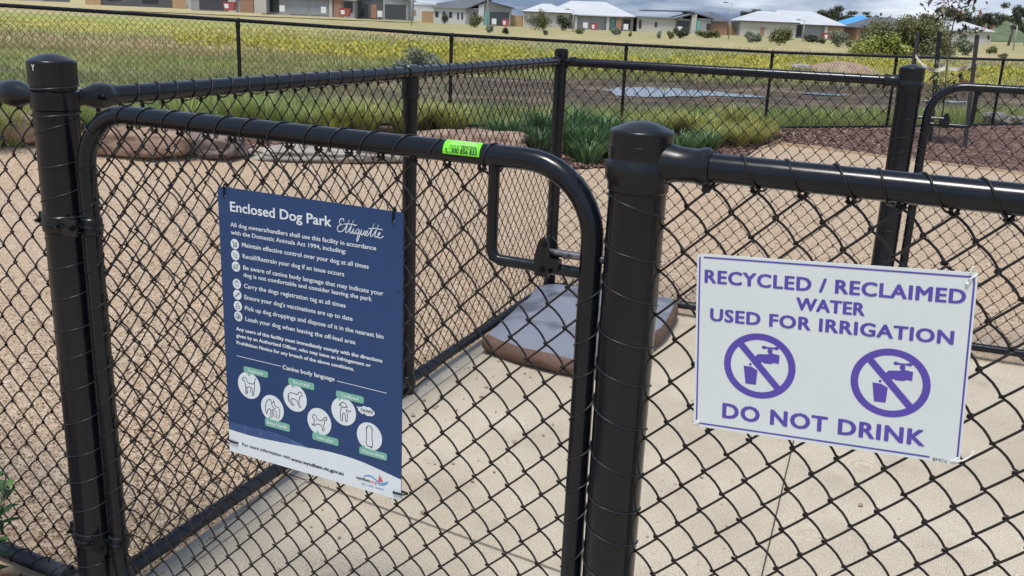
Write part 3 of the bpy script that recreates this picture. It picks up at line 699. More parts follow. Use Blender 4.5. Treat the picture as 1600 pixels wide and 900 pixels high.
for t, x0, x1, y, cp in [('All dog owners/handlers shall use this facility in accordance', -197.6, 168.2, 222.2, 9.2), ('with the Domestic Animals Act 1994, including:', -197.3, 96.8, 205.6, 9.0),
    ('Maintain effective control over your dog at all times', -168.3, 150.7, 182.2, 9.5), ('Recall/Restrain your dog if an issue occurs', -167.8, 92, 157.8, 9.4), ('Be aware of canine body language that may indicate your', -167.7, 184.9, 132.8, 9.4),
    ('dog is not comfortable and consider leaving the park', -167.8, 158.2, 116.9, 9.2), ('Carry the dogs registration tag at all times', -167.6, 94.6, 92.3, 9.5), ("Ensure your dog's vaccinations are up to date", -167.5, 111.6, 67.3, 9.6),
    ('Pick up dog droppings and dispose of it in the nearest bin', -167.4, 185.5, 42.7, 9.6), ('Leash your dog when leaving the off-lead area', -167.3, 117.8, 18.2, 9.6)]:
    text(mb, D, t, x0, x1, y, cp, .004, bold=.22)
mb.build('rules_lettering', M_LETTER, ds)
mb = MB()
for t, x0, x1, y, cp in [('Any users of this facility must immediately comply with the directions', -194.8, 183, -8.2, 8.2), ('given by an Authorised Officer, who may issue an Infringement or', -194.8, 155.4, -23.7, 8.0), ('Prohibition Notice for any breach of the above conditions.', -194.9, 114.4, -40, 8.0)]:
    text(mb, D, t, x0, x1, y, cp, .006, bold=.38)
mb.build('notice_lettering', M_LETTER, ds)
mb = MB(); text(mb, D, 'Canine body language', -70.5, 65, -73, 9.7, .004, bold=.35)
stroke(mb, D, [(-196, -67.5), (-75, -67.8)], 1.3, .5, False); stroke(mb, D, [(70.9, -71), (193.8, -72)], 1.3, .5, False); mb.build('heading_lettering', M_LETTER, ds)
DOGS = {
 'stand': [[(-.75, .35), (-.6, .6), (-.35, .62), (-.2, .4), (-.05, .2), (.45, .22), (.62, .35), (.72, .7), (.8, .75)], [(-.75, .35), (-.5, .3), (-.42, .1), (-.4, -.3), (-.42, -.75), (-.28, -.75), (-.22, -.2), (.25, -.15), (.4, -.4), (.32, -.75), (.46, -.75), (.56, -.3), (.62, .1), (.62, .35)], [(-.3, -.2), (-.18, -.7)], [(.2, -.2), (.12, -.6)]],
 'crouch': [[(.8, .35), (.7, .6), (.45, .6), (.25, .35), (-.2, .4), (-.6, .3), (-.75, -.1), (-.65, -.45)], [(.8, .35), (.55, .25), (.45, -.05), (.4, -.3), (.6, -.65), (.4, -.62), (.2, -.2), (-.3, -.1), (-.4, -.4), (-.15, -.6), (-.35, -.65), (-.6, -.3), (-.65, .1)]],
 'pair': [[(-.8, -.1), (-.6, .5), (-.2, .75), (.0, .5), (.2, .7), (.3, .3), (.7, .2), (.8, -.3), (.65, -.75)], [(-.8, -.1), (-.65, -.6), (-.5, -.2), (-.2, -.1), (-.2, -.7), (-.05, -.7), (0, -.1), (.4, -.2), (.45, -.75)], [(-.1, .5), (.1, .1), (.4, .1)], [(.1, -.2), (.15, -.6), (.3, -.6)]],
 'bow': [[(-.7, .2), (-.6, .5), (-.35, .45), (-.2, .2), (.2, .15), (.5, .4), (.75, .55), (.8, .35), (.55, .25)], [(-.7, .2), (-.5, .05), (-.6, -.3), (-.8, -.35), (-.45, -.4), (-.3, -.25), (.2, -.25), (.35, -.65), (.5, -.6), (.45, -.25), (.55, 0), (.5, .25)]],
 'front': [[(-.35, .55), (-.15, .75), (.15, .72), (.3, .5), (.1, .35), (-.15, .38), (-.35, .55)], [(-.2, .38), (-.3, 0), (-.28, -.75), (-.12, -.75), (-.08, -.2), (.15, -.2), (.2, -.75), (.35, -.7), (.38, -.1), (.3, .2), (.6, .1), (.75, .25)], [(-.35, .55), (-.45, .4)], [(.3, .5), (.42, .35)]],
 'back': [[(-.2, .8), (.0, .9), (.2, .8), (.28, .5), (.25, 0), (.32, -.5), (.22, -.8), (-.2, -.8), (-.32, -.5), (-.25, 0), (-.28, .5), (-.2, .8)], [(.05, -.8), (.2, -.9), (.3, -.82)], [(-.2, .8), (-.34, .6)], [(.2, .8), (.34, .6)]]}
CIR = [((-164.6, -130.8), 'stand'), ((-101.8, -171.6), 'pair'), ((-39.3, -133.3), 'crouch'), ((23.7, -174.1), 'bow'), ((86.9, -136), 'front'), ((151.1, -177.8), 'back')]
for c, kd in CIR:
    mb = MB(); disc(mb, D, c, 31.2, .55); e = mb.build('dog_picture', M_LETTER, ds)
    mb = MB()
    for st in DOGS[kd]: stroke(mb, D, [(c[0]+x*25, c[1]+y*27) for x, y in st], 1.5, .9)
    mb.build('dog_outline', M_INK, e)
for t, (x0, y1, x1, y0), tail in [('Suspicious', (-177.8, -87.3, -110.6, -102.5), (-165, -110)), ('Scared', (-55.5, -88.8, 12.4, -104.6), (-45, -111)), ('Conflicted', (68.5, -91.8, 137.9, -107.8), (76, -114)), ('Being Friendly', (-123.4, -198.3, -55.4, -216.9), (-112, -192)), ('Lets play', (4.8, -202.2, 72.9, -219.1), (18, -195)), ("I'll be no threat", (125.9, -205.9, 194.7, -222.4), (136, -199))]:
    mb = MB(); flat(mb, D, rrect(x0, y0, x1, y1, 4.5), .8); yb = (y0 if tail[1] < y0 else y1); yb2 = yb+(2 if tail[1] < y0 else -2)
    flat(mb, D, [(tail[0]-4, yb2), (tail[0]+8, yb2), tail] if tail[1] > y0 else [(tail[0], tail[1]), (tail[0]+8, yb2), (tail[0]-4, yb2)], .78); e = mb.build('caption_bubble', M_GREENINK, ds)
    mb = MB(); wd = (x1-x0)*(.62 if len(t) < 11 else .82); xc = (x0+x1)/2; text(mb, D, t, xc-wd/2, xc+wd/2, (y0+y1)/2-3.4, 7.2, .004, z=1.1, bold=.3); mb.build('lettering', M_LETTER, e)
mb = MB()
for cx, cy, r in [(131, -122, 8), (140, -118.5, 8), (150, -119, 8.5), (157, -123, 7.5), (134, -126, 6), (147, -126, 8), (155, -126.5, 6), (122, -118, 2)]: disc(mb, D, (cx, cy), r, .6+.02*rng.random(), 24, r*.78)
e = mb.build('yawn_cloud', M_LETTER, ds); mb = MB(); text(mb, D, 'YAWN', 129, 159, -125.5, 7, .015, z=1.1); mb.build('lettering', M_INK, e)
ICO = [(-187.8, 185.2), (-187.8, 161.1), (-187.3, 136.1), (-186.9, 97.7), (-186.8, 73.4), (-186.8, 48.5), (-186.7, 25)]
ISH = [['stand'], None, ['crouch'], None, None, None, ['pair']]
for i, c in enumerate(ICO):
    mb = MB(); disc(mb, D, c, 11.3, .55, 30); e = mb.build('rule_icon', M_LETTER, ds); mb = MB()
    if ISH[i]:
        for st in DOGS[ISH[i][0]]: stroke(mb, D, [(c[0]+x*8.5, c[1]+y*8.5) for x, y in st], .9, .9)
    elif i == 1: stroke(mb, D, [(c[0]-5, c[1]+6), (c[0]-3, c[1]-3), (c[0]+2, c[1]-5), (c[0]+6, c[1]-3)], 1.2, .9); stroke(mb, D, [(c[0]-1, c[1]+5), (c[0]+2, c[1]), (c[0]+6, c[1]+1)], 1, .9)
    elif i == 3: ringp(mb, D, c, 4.6, 5.6, .9, 24); stroke(mb, D, [(c[0]-4, c[1]+4), (c[0], c[1]+7), (c[0]+4, c[1]+4)], 1, .9)
    elif i == 4: stroke(mb, D, [(c[0]-6, c[1]-5), (c[0], c[1]), (c[0]+6, c[1]+5)], 2, .9); stroke(mb, D, [(c[0]+2, c[1]+6), (c[0]+6, c[1]+2)], .9, .9)
    else: stroke(mb, D, [(c[0]-5, c[1]-5), (c[0]+5, c[1]-5), (c[0]+4, c[1]), (c[0], c[1]+6), (c[0]-4, c[1]), (c[0]-5, c[1]-5)], 1.1, .9); stroke(mb, D, [(c[0]-3, c[1]-1), (c[0]+3, c[1]-1)], .9, .9)
    mb.build('icon_outline', M_INK, e)
mb = MB()                                                # faint drawn fence above the footer
top = catmull([(-227, -232.5), (-172, -231.9), (-113.7, -230.2), (-61.4, -233.1), (-4.7, -243.2)], 8)
bot = lambda x: float(np.interp(x, [p[0] for p in wv], [p[1] for p in wv]))
for k in range(5):
    stroke(mb, D, [(p[0], bot(p[0])+(p[1]-bot(p[0]))*(1-k/5)+.3) for p in top], .8, .45, False)
for k in range(34):
    x = -224+k*6.2; yt = float(np.interp(x, [p[0] for p in top], [p[1] for p in top])); yb = bot(x)
    if yt-yb > 1.5: stroke(mb, D, [(x, yb), (x+5, yt)], .5, .44, False); stroke(mb, D, [(x+5, yb), (x, yt)], .5, .43, False)
for x in (-182, -137, -92, -50):
    yt = float(np.interp(x, [p[0] for p in top], [p[1] for p in top])); stroke(mb, D, [(x, bot(x)), (x, yt)], 1.4, .47, False)
mb.build('fence_drawing', M_LBLUE, ds)
mb = MB(); text(mb, D, 'For more information visit', -191, -57, -281.9, 7.6, 0, z=.9, bold=.15); mb.build('footer_lettering', M_INK, ds); mb = MB(); text(mb, D, 'www.wyndham.vic.gov.au', -54.9, 85.2, -284, 8, .004, z=.9, bold=.4); mb.build('footer_lettering', M_INK, ds); mb = MB(); text(mb, D, 'wyndham', 116.8, 152, -282.5, 7.2, 0, z=.9, bold=.2); mb.build('logo_lettering', M_INK, ds)
mb = MB(); text(mb, D, 'city', 153, 169, -283.2, 7.2, 0, z=.9); flat(mb, D, [(172.5, -275), (176.9, -258), (178, -274)], .9); flat(mb, D, [(179, -274), (178.2, -261), (185.5, -273)], .9); mb.build('logo_red_marks', M_RED, ds)
mb = MB(); text(mb, D, 'city. coast. country', 131, 188, -292.5, 5.4, 0, .3, z=.9)
stroke(mb, D, [(138, -272), (148, -268), (160, -269), (172, -276), (184, -277.5), (198, -269.5)], 2.6, .88); stroke(mb, D, [(166, -279), (180, -282), (195, -275)], 1.4, .89); mb.build('logo_blue_marks', M_CYAN, ds)
for x, y, v in [(-210.8, 294, 1), (207, 294, 1), (-213, -278, 0), (220, -289, 0)]:
    mb = MB(); disc(mb, D, (x, y-9 if v else y), 3.0, .6, 16); mb.build('tie_hole', M_LETTER, ds)
for x in (-210.8, 207): mb = MB(); loop_tie(mb, [D(x, 284, -3), D(x, 285, 2.5), D(x+.5, 296, 3), D(x+1, 306, 2), D(x+1.2, 312, -3), D(x, 300, -9), D(x, 284, -3)], .0022); mb.build('cable_tie', M_RUB, ds, 'all')
for x, sx in ((-205, -1), (212, 1)): y = -278 if sx < 0 else -289; mb = MB(); loop_tie(mb, [D(x, y, -3), D(x, y, 3), D(x+sx*10, y+.5, 3.4), D(x+sx*22, y+1, 2.5), D(x+sx*30, y+2, -4), D(x+sx*14, y, -9), D(x, y, -3)], .0022); mb.build('cable_tie', M_RUB, ds, 'all')

# ------------------------------------------------------------------ recycled water sign
W_ = Plate(P2, EQ, .3378, 1.0666, 4.15, 1.013, -.010)
ws_ = thing('warning_sign', W_(0, 0), 'white recycled water do not drink sign with purple lettering tied to the right fence', 'sign')
mb = MB(); mb.prism(rrect(-209, -152.5, 209, 152.5, 7), -2.2, 0, W_); mb.build('panel', M_WHITE, ws_)
mb = MB()
text(mb, W_, 'RECYCLED / RECLAIMED', -196, 195.9, 104, 22.4, 0, spacing=1.09, bold=1.25); mb.build('lettering', M_PURPLE, ws_); mb = MB(); text(mb, W_, 'WATER', -47.3, 57, 71.7, 20.9, 0, spacing=1.06, bold=1.25); mb.build('lettering', M_PURPLE, ws_); mb = MB(); text(mb, W_, 'USED FOR IRRIGATION', -185.1, 184.8, 39.5, 21.7, 0, spacing=1.09, bold=1.25); mb.build('lettering', M_PURPLE, ws_); mb = MB(); text(mb, W_, 'DO NOT DRINK', -159.8, 157.5, -130, 27, 0, spacing=1.1, bold=1.5)
mb.build('lettering', M_PURPLE, ws_)
mb = MB(); text(mb, W_, 'BMCo', 171, 191.2, -151.2, 4.9, 0); mb.build('maker_lettering', M_INK, ws_)
mb = MB()
for a, b in [((-198, 147), (194, 146)), ((204.6, 138), (205, -140)), ((166, -146), (-198, -146)), ((-203.6, -140), (-204.4, 147))]: stroke(mb, W_, [a, b], 2.6, .5, False)
stroke(mb, W_, [(194, 146), (202, 145), (204.6, 138)], 2.6, .48); mb.build('border', M_PURPLE, ws_)
for cx, cy in ((-101, -30.2), (100.6, -32.8)):
    mb = MB(); ringp(mb, W_, (cx, cy), 47, 58.3, .5, e=.965)
    a = R_(132); r = 48; stroke(mb, W_, [(cx+r*math.cos(a), cy+r*math.sin(a)), (cx-r*math.cos(a), cy-r*math.sin(a))], 11, .52, False)
    e = mb.build('prohibition_symbol', M_PURPLE, ws_)
    mb = MB(); O = lambda pts: [(cx+x, cy+y) for x, y in pts]
    flat(mb, W_, O([(-25.5, -2), (-12, -2.8), (-2.6, -8), (-4.2, -33), (-21.3, -33)]), .5); e1 = mb.build('cup_symbol', M_PURPLE, e)
    mb = MB(); flat(mb, W_, O([(-9, 14), (-3, 20.5), (12, 22), (20, 24.5), (32, 22.5), (31.4, 7.5), (24, 8.5), (18, 6), (8, 6), (4, 8), (1, 4)]), .5)
    flat(mb, W_, O([(14.3, 23), (18.2, 23), (18, 33), (14.5, 33)]), .52)
    flat(mb, W_, O([(2.5, 33.5), (5, 36.5), (12, 34.6), (20, 34.6), (27, 36.5), (30.5, 34.5), (28, 31), (20, 32), (12, 32), (5, 30.5)]), .54)
    ringp(mb, W_, (cx+16.3, cy+28), 0.5, 4.2, .56, 20)
    disc(mb, W_, (cx-14.5, cy+1.5), 2.2, .5, 14); mb.build('tap_symbol', M_PURPLE, e)
for x, y, sx, sy in [(-200, -143, -1, -1), (197, -147, 1, 1), (198, 143, 1, 1)]:
    mb = MB(); loop_tie(mb, [W_(x, y, -3), W_(x, y, 2.4), W_(x+sx*4, y+sy*3, 3), W_(x+sx*8, y+sy*6 if sy > 0 or x < 0 else y-2, 1), W_(x+sx*9, y+sy*7, -5), W_(x+sx*4, y+sy*5, -9), W_(x, y, -3)], .0013)
    if (sx, sy, y > 0) == (1, 1, False): loop_tie(mb, [W_(197, -147, 2.2), W_(212, -143, 3), W_(224, -133, 1), W_(226, -126, -2)], .0014)
    if (sx, sy, y > 0) == (1, 1, True): loop_tie(mb, [W_(198, 150, 2), W_(200, 160, 2), W_(202, 162, 1)], .0015); mb.box((193, 133, .4), (198, 138, 3), W_)
    mb.build('cable_tie', M_TIEW, ws_, 'all')

# lime sticker curved round the gate's top tube
st = MB(); fg = xz(L2, E)
def onpipe(s, a, rr): return fg(s, 1.3305+rr*math.sin(a), -rr*math.cos(a))
a0, a1 = R_(-8), R_(78)
n = 12; vs = []
for k in range(n+1):
    a = a0+(a1-a0)*k/n
    for s in (1.041, 1.117): vs.append(onpipe(s, a, .0212))
st.add(vs, [(2*k, 2*k+1, 2*k+3, 2*k+2) for k in range(n)], .5)
stk = st.build('sticker', M_LIME, fr1, 'all'); stk['label'] = 'lime green sticker with black phone number on the gate tube'
def ptext(mb, t, s0, s1, am, hh, off=0, rr=.0216):
    V, Fs = glyphs(t, 0, off); mn = V[:, 0].min(); sx = (s1-s0)/np.ptp(V[:, 0]); sy = hh/CAPH
    mb.add([onpipe(s0+(v[0]-mn)*sx, am+v[1]*sy/.0212, rr) for v in V], Fs, .5)
mb = MB(); ptext(mb, '1300 856 833', 1.055, 1.112, R_(0), .0085, .03); mb.build('lettering', M_INK, stk); mb = MB(); ptext(mb, 'FENCING', 1.078, 1.110, R_(26), .006, .03)
def pq(mb, pts): mb.add([onpipe(s, a, .0216) for s, a in pts], [tuple(range(len(pts)))], .5)
pq(mb, [(1.046, R_(20)), (1.049, R_(20)), (1.050, R_(4)), (1.053, R_(2)), (1.052, R_(-3)), (1.048, R_(0))])
for s in (1.055, 1.062, 1.069): 
    for q_ in (0, 1): pq(mb, [(s, R_(28+q_*8)), (s+.005, R_(28+q_*8)), (s+.005, R_(31+q_*8)), (s, R_(31+q_*8))])
mb.build('lettering', M_INK, stk)
mb = MB(); ptext(mb, 'OTTER', 1.056, 1.106, R_(52), .0075, .0); 
for sa, sb in ((1.051, 1.0525), (1.1095, 1.111)): pq(mb, [(sa, R_(46)), (sb, R_(46)), (sb, R_(76)), (sa, R_(76))])
for aa, ab in ((R_(44), R_(47)), (R_(74), R_(77))): pq(mb, [(1.051, aa), (1.111, aa), (1.111, ab), (1.051, ab)])
mb.build('lettering', mat('pale_lime_ink', (.55, .85, .40), .4), stk)
# small white Y scratched on the left post cap
V, Fs = glyphs('Y', 0, .03); mb = MB()
dirc = math.atan2(-L2[1]-0, -L2[0]); dirc = dirc-.88
for _ in (0,):
    mb.add([(L2[0]+.0536*math.cos(dirc+v[0]*.013/.0536), L2[1]+.0536*math.sin(dirc+v[0]*.013/.0536), 1.4165+v[1]*.018) for v in V], Fs, .5)
mb.build('lettering', M_LETTER, [c for c in pl_.children if c.name.startswith('post_cap')][0])

# ------------------------------------------------------------------ stone inside the enclosure
def slabstone():
    cen = np.array([.36, 4.62]); tp = [(-.115, 4.30), (.10, 4.12), (.43, 4.03), (.72, 4.45), (.90, 4.98), (.70, 5.07), (.36, 5.19), (.175, 5.185), (.06, 4.85)]
    ring = catmull(tp+[tp[0]], 8)[:-1]; n = len(ring)
    prof = [(.93, -.02), (1.005, .015), (1.035, .045), (1.03, .075), (.99, .098), (.945, .106), (.8, .112), (.5, .121), (.2, .125)]
    vs = []; 
    for sc, z in prof:
        for p in ring:
            q_ = cen+(p-cen)*sc; k = mnoise.noise((q_[0]*5, q_[1]*5, z*9))*.020+mnoise.noise((q_[0]*17, q_[1]*17, z*30))*.006; vs.append((q_[0]+k*(1 if z < .1 else .2), q_[1]+k*.6, z+.008*mnoise.noise((q_[0]*4, q_[1]*4, 5))+.003*mnoise.noise((q_[0]*14, q_[1]*14, 5))+(.012*(q_[1]-4.6) if z > .02 else 0)))
    root = thing('boulder', (cen[0], cen[1], 0), 'low flat brown boulder with blue-grey sky-tinted wet top lying on the concrete in the corner', 'boulder')
    fs = lambda i0, i1: [(i*n+j, i*n+(j+1) % n, (i+1)*n+(j+1) % n, (i+1)*n+j) for i in range(i0, i1) for j in range(n)]
    b = MB(); b.add(vs, fs(0, 4), .5); b.build('stone_side', M_RAMPS, root, 'all')
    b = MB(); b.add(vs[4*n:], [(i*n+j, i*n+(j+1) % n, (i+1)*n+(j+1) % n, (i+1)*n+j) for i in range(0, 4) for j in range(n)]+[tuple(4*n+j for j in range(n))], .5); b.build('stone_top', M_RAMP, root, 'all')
slabstone()

# ------------------------------------------------------------------ garden bed rocks
def rock(name, c, dims, rz, m, label, seed, group='boulders edging the garden bed'):
    mb = MB(); n, k = 26, 52; vs = []
    cr, sr = math.cos(rz), math.sin(rz)
    for i in range(n+1):
        ph = math.pi*i/n
        for j in range(k):
            th = 2*math.pi*j/k
            v = np.array([math.sin(ph)*math.cos(th), math.sin(ph)*math.sin(th), math.cos(ph)])
            v = np.sign(v)*np.abs(v)**.62
            d = 1+.20*mnoise.noise((v[0]*1.6+seed, v[1]*1.6, v[2]*1.6))+.10*mnoise.noise((v[0]*4+seed, v[1]*4, v[2]*4))-.16*abs(mnoise.noise((v[0]*2.6+seed*2, v[1]*2.6, v[2]*2.6)))+.04*mnoise.noise((v[0]*10+seed, v[1]*10, v[2]*10))
            p = v*d*np.array(dims)/2; vs.append((c[0]+p[0]*cr-p[1]*sr, c[1]+p[0]*sr+p[1]*cr, c[2]+p[2]+dims[2]*.42))
    fs = [(i*k+j, i*k+(j+1) % k, (i+1)*k+(j+1) % k, (i+1)*k+j) for i in range(n) for j in range(k)]
    mb.add(vs, fs, .5); return tag(mb.build(name, m, None, 'all', loc=(c[0], c[1], c[2])), label, 'boulder', group)
def onb(px, py, Y): p = at(px, py, Y); return (p[0], p[1], g(p[0], p[1])-.03)
rock('boulder', onb(5, 240, 9.35), (1.5, .55, .33), .35, M_SANDR, 'red-brown boulder at the left frame edge behind the left gate post', 1)
rock('boulder', onb(215, 240, 9.5), (1.10, .5, .31), .2, M_SANDR, 'reddish tan boulder just right of the left gate post', 5)
rock('boulder', onb(330, 240, 9.75), (.70, .45, .28), -.1, M_SANDD, 'dark grey-brown boulder between the reddish tan boulder and the flat pale rock', 9)
rock('boulder', onb(515, 246, 10.1), (1.75, .55, .16), .25, M_SANDG, 'low flat pale grey rock behind the gate top rail', 13)
rock('boulder', onb(725, 244, 10.8), (1.45, .7, .34), .2, M_SANDR, 'long pink sandstone boulder behind the lime green sticker', 17)

# ------------------------------------------------------------------ plants
def blades(mb, n, h, spread, wd, droop, seed, lean=.55, segs=4, ang0=None):
    r = random.Random(seed)
    for i in range(n):
        a = r.uniform(0, 2*math.pi); b = r.random()**.7*spread; L_ = h*r.uniform(.6, 1.1); tilt = r.uniform(.1, 1)*lean; w0 = wd*r.uniform(.7, 1.2)
        d = np.array([math.cos(a), math.sin(a), 0]); sd_ = np.array([-d[1], d[0], 0]); p = d*b*.6+np.array([0, 0, -.01]); vs = []
        th = tilt*.5
        for k in range(segs+1):
            t = k/segs; ww = w0*(1-t**1.6)+.0006
            vs += [p-sd_*ww/2, p+sd_*ww/2]; th += droop/segs*(.4+t); p = p+(d*math.sin(th)+np.array([0, 0, math.cos(th)]))*L_/segs
        mb.add(vs, [(2*k, 2*k+1, 2*k+3, 2*k+2) for k in range(segs)], r.random())
def clump_set(kind, m, nv, n, h, spread, wd, droop, lean, partname):
    out = []
    for v in range(nv):
        mb = MB(); blades(mb, n, h, spread, wd, droop, hash((kind, v)) % 1000 if False else v*37+len(kind), lean); out.append((mb, m, partname))
    return out
def place_clumps(name, cat, label, group, spec, spots, sc=(.8, 1.2)):
    protos = []
    for i, (x, y) in enumerate(spots):
        v = i % len(spec)
        if i < len(spec):
            mb, m, pn = spec[v]; o = mb.build(name, m, None, 'all'); tag(o, label, cat, group); protos.append(o)
        else:
            o = protos[v].copy(); COL.objects.link(o)
        s_ = rng.uniform(*sc); o.location = (x, y, g(x, y)); o.rotation_euler = (0, 0, rng.uniform(0, 6.28)); o.scale = (s_, s_, s_*rng.uniform(.85, 1.15))
def scatter(pxs, jitter=.15):
    o = []
    for px, py in pxs:
        d = FW+(px-800)/F_PX*CR-(py-450)/F_PX*CU; z = 0.1
        for _ in range(6):
            t = (z-CAMH)/d[2]; p = EYE+d*t; z = g(p[0], p[1])
        o.append((p[0]+rng.uniform(-jitter, jitter), p[1]+rng.uniform(-jitter, jitter)))
    return o
def infence(pts, lo=-9, hi=-.25): return [p for p in pts if lo < (p[0]-F0[0])*FN[0]+(p[1]-F0[1])*FN[1] < hi]
gold = clump_set('gold', M_GOLD, 3, 330, .50, .18, .012, 1.3, 1.0, 'blade')
pxg = [(x+rng.uniform(-14, 14), y+rng.uniform(-5, 5)) for _k in (0, 1) for x, y in [(530, 208), (575, 208), (620, 207), (665, 206), (705, 204), (745, 203), (790, 202), (835, 202), (880, 202), (925, 203), (965, 205), (1005, 206), (1045, 208), (1085, 213), (1120, 220), (1155, 226), (1185, 226), (1175, 213), (1130, 207), (1085, 202), (1040, 198), (1000, 196), (960, 195), (560, 198), (640, 197), (720, 195), (1110, 226), (1190, 217), (1150, 216)]]
place_clumps('ornamental_grass', 'ornamental grass', 'golden green arching grass clump planted in the garden bed behind the fence', 'golden grass clumps in the garden bed', gold, infence(scatter(pxg)), (.55, 1.15))
dark = clump_set('darkp', M_DARK, 3, 260, .40, .22, .026, .7, 1.0, 'blade')
pxd = [(x+rng.uniform(-9, 9), y+rng.uniform(-3, 3)) for _k in (0, 1) for x, y in [(752, 232), (775, 228), (800, 236), (825, 230), (850, 238), (870, 232), (890, 246), (905, 238), (925, 250), (945, 240), (960, 250), (980, 243), (1000, 250), (1020, 242), (1042, 248), (1010, 232), (970, 230), (930, 228), (890, 228), (1060, 240), (1085, 243), (840, 222), (790, 222), (900, 220), (940, 218), (985, 220)]]
place_clumps('strap_leaf_plant', 'plant', 'dark green strap-leaf plant at the front of the bed', 'dark green plants in the garden bed', dark, scatter(pxd), (.5, 1.2))
gr_ = clump_set('green', M_GRASS, 3, 330, .55, .24, .009, .9, .9, 'blade')
pxl = [(x+rng.uniform(-12, 12), y+rng.uniform(-4, 6)) for x in range(-30, 560, 38) for y in (190, 206)]
place_clumps('tall_grass', 'grass clump', 'soft green tall grass clump behind the boulders on the left', 'green grass clumps behind the boulders', gr_, infence(scatter(pxl)), (.7, 1.1))

# bark chips (uncountable) over the mulch bed
mb = MB()
for _ in range(5200):
    i = rng.randrange(8, len(EDGE)-3); t, u = rng.random(), rng.random()**1.2
    ex = EDGE[i][0]*(1-t)+EDGE[i+1][0]*t; ey = EDGE[i][1]*(1-t)+EDGE[i+1][1]*t; fx = FX[i]*(1-t)+FX[i+1]*t
    x, y = ex*(1-u)+fx*u, ey*(1-u)+fence_y(fx)*u; a = rng.uniform(0, 3.14); l, w2 = rng.uniform(.015, .05), rng.uniform(.006, .014); z = g(x, y)+.012
    tz = rng.uniform(-.012, .012); ca, sa = math.cos(a), math.sin(a)
    mb.add([(x-ca*l-sa*w2, y-sa*l+ca*w2, z-tz), (x+ca*l-sa*w2, y+sa*l+ca*w2, z+tz+.006), (x+ca*l+sa*w2, y+sa*l-ca*w2, z+tz), (x-ca*l+sa*w2, y-sa*l-ca*w2, z-tz+.006)], [(0, 1, 2, 3)])
tag(mb.build('bark_chips', M_CHIP), 'reddish brown bark chips covering the garden bed', 'bark mulch', kind='stuff')

mb = MB()
for i in range(11, 17):
    a, b = np.array(EDGE[i]), np.array(EDGE[i+1]); d_ = (b-a)/np.linalg.norm(b-a); n_ = nrm(d_)*.014; z = g(*a)
    mb.add([(*(a-n_), z-.03), (*(b-n_), z-.03), (*(b+n_), z-.03), (*(a+n_), z-.03), (*(a-n_), z+.022), (*(b-n_), z+.022), (*(b+n_), z+.022), (*(a+n_), z+.022)], [(0, 3, 2, 1), (4, 5, 6, 7), (0, 1, 5, 4), (1, 2, 6, 5), (2, 3, 7, 6), (3, 0, 4, 7)], .5)
tag(mb.build('timber_edging', M_TIMB, loc=(2.8, 11.5, 0)), 'thin pale timber edging between the gravel and the mulch bed at right', 'garden edging')
# loose gravel (uncountable)
def stones(n, area, size, name, m, label, cat):
    mb = MB(); O = np.array([(1, 0, 0), (-1, 0, 0), (0, 1, 0), (0, -1, 0), (0, 0, 1), (0, 0, -1)], float); FO = [(0, 2, 4), (2, 1, 4), (1, 3, 4), (3, 0, 4), (2, 0, 5), (1, 2, 5), (3, 1, 5), (0, 3, 5)]
    for _ in range(n):
        x, y = area(); s = rng.uniform(*size)*(.6+.8*rng.random()**3); a = rng.uniform(0, 6.28); ca, sa = math.cos(a), math.sin(a)
        V = O*np.array([s*rng.uniform(.7, 1.3), s*rng.uniform(.65, 1), s*rng.uniform(.6, .95)])+nrg.uniform(-.2, .2, (6, 3))*s
        mb.add([(x+v[0]*ca-v[1]*sa, y+v[0]*sa+v[1]*ca, g(x, y)-.004+v[2]) for v in V], FO, rng.random())
    return tag(mb.build(name, m), label, cat, kind='stuff')
def left_area():
    while True:
        t = rng.random()**1.5; y = 2.0+t*5.5; xf = L2[0]+(y-L2[1])*ES[0]/ES[1]
        x = xf-.03-rng.random()**1.1*(1.6+y*.28); 
        if (x-L2[0])*(-nrm(-E)[0])+(y-L2[1])*(-nrm(-E)[1]) < 10 and y > L2[1]-(x-L2[0])*.47*-1*-1+.05: return x, y
stones(34000, left_area, (.0032, .0062), 'gravel_stones', M_STONE, 'loose tan crushed gravel stones beside the concrete path', 'gravel')

def mid_area():
    while True:
        y = 5.2+rng.random()**1.4*5; x = rng.uniform(-5, 4.5)
        dx, dy = x-C2[0], y-C2[1]
        if dx*nrm(EB)[0]+dy*nrm(EB)[1] > .06 and y < float(np.interp(x, [e_[0] for e_ in EDGE], [e_[1] for e_ in EDGE]))-.1: return x, y
stones(16000, mid_area, (.004, .008), 'gravel_stones', M_STONE, 'loose tan gravel stones on the ground beyond the back fence', 'gravel')
mb = MB()
for i in range(420):
    x, y = left_area() if i % 2 else mid_area(); a = rng.uniform(0, 6.28); l = rng.uniform(.008, .028); w2 = l*rng.uniform(.12, .4); ca, sa = math.cos(a), math.sin(a); z = g(x, y)+.006
    mb.add([(x-ca*l, y-sa*l, z), (x+sa*w2, y-ca*w2, z+.004), (x+ca*l, y+sa*l, z+.003), (x-sa*w2, y+ca*w2, z+.005)], [(0, 1, 2, 3)])
tag(mb.build('leaf_litter', M_CHIP), 'dry brown leaf and bark scraps scattered over the gravel', 'leaf litter', kind='stuff')
mb = MB()
for i in range(900):
    p = L2+ES*rng.uniform(-.6, 3.2)-nrm(ES)*(.01+rng.random()**2.6*2.6); s_ = rng.uniform(.0012, .0032); x, y = p
    mb.add([(x-s_, y, .001), (x, y-s_*.8, .001), (x+s_, y, .001), (x, y+s_, .001), (x, y, s_*1.1)], [(0, 1, 4), (1, 2, 4), (2, 3, 4), (3, 0, 4)])
tag(mb.build('grit', M_STONE), 'fine brown grit sprinkled over the concrete path', 'grit', kind='stuff')
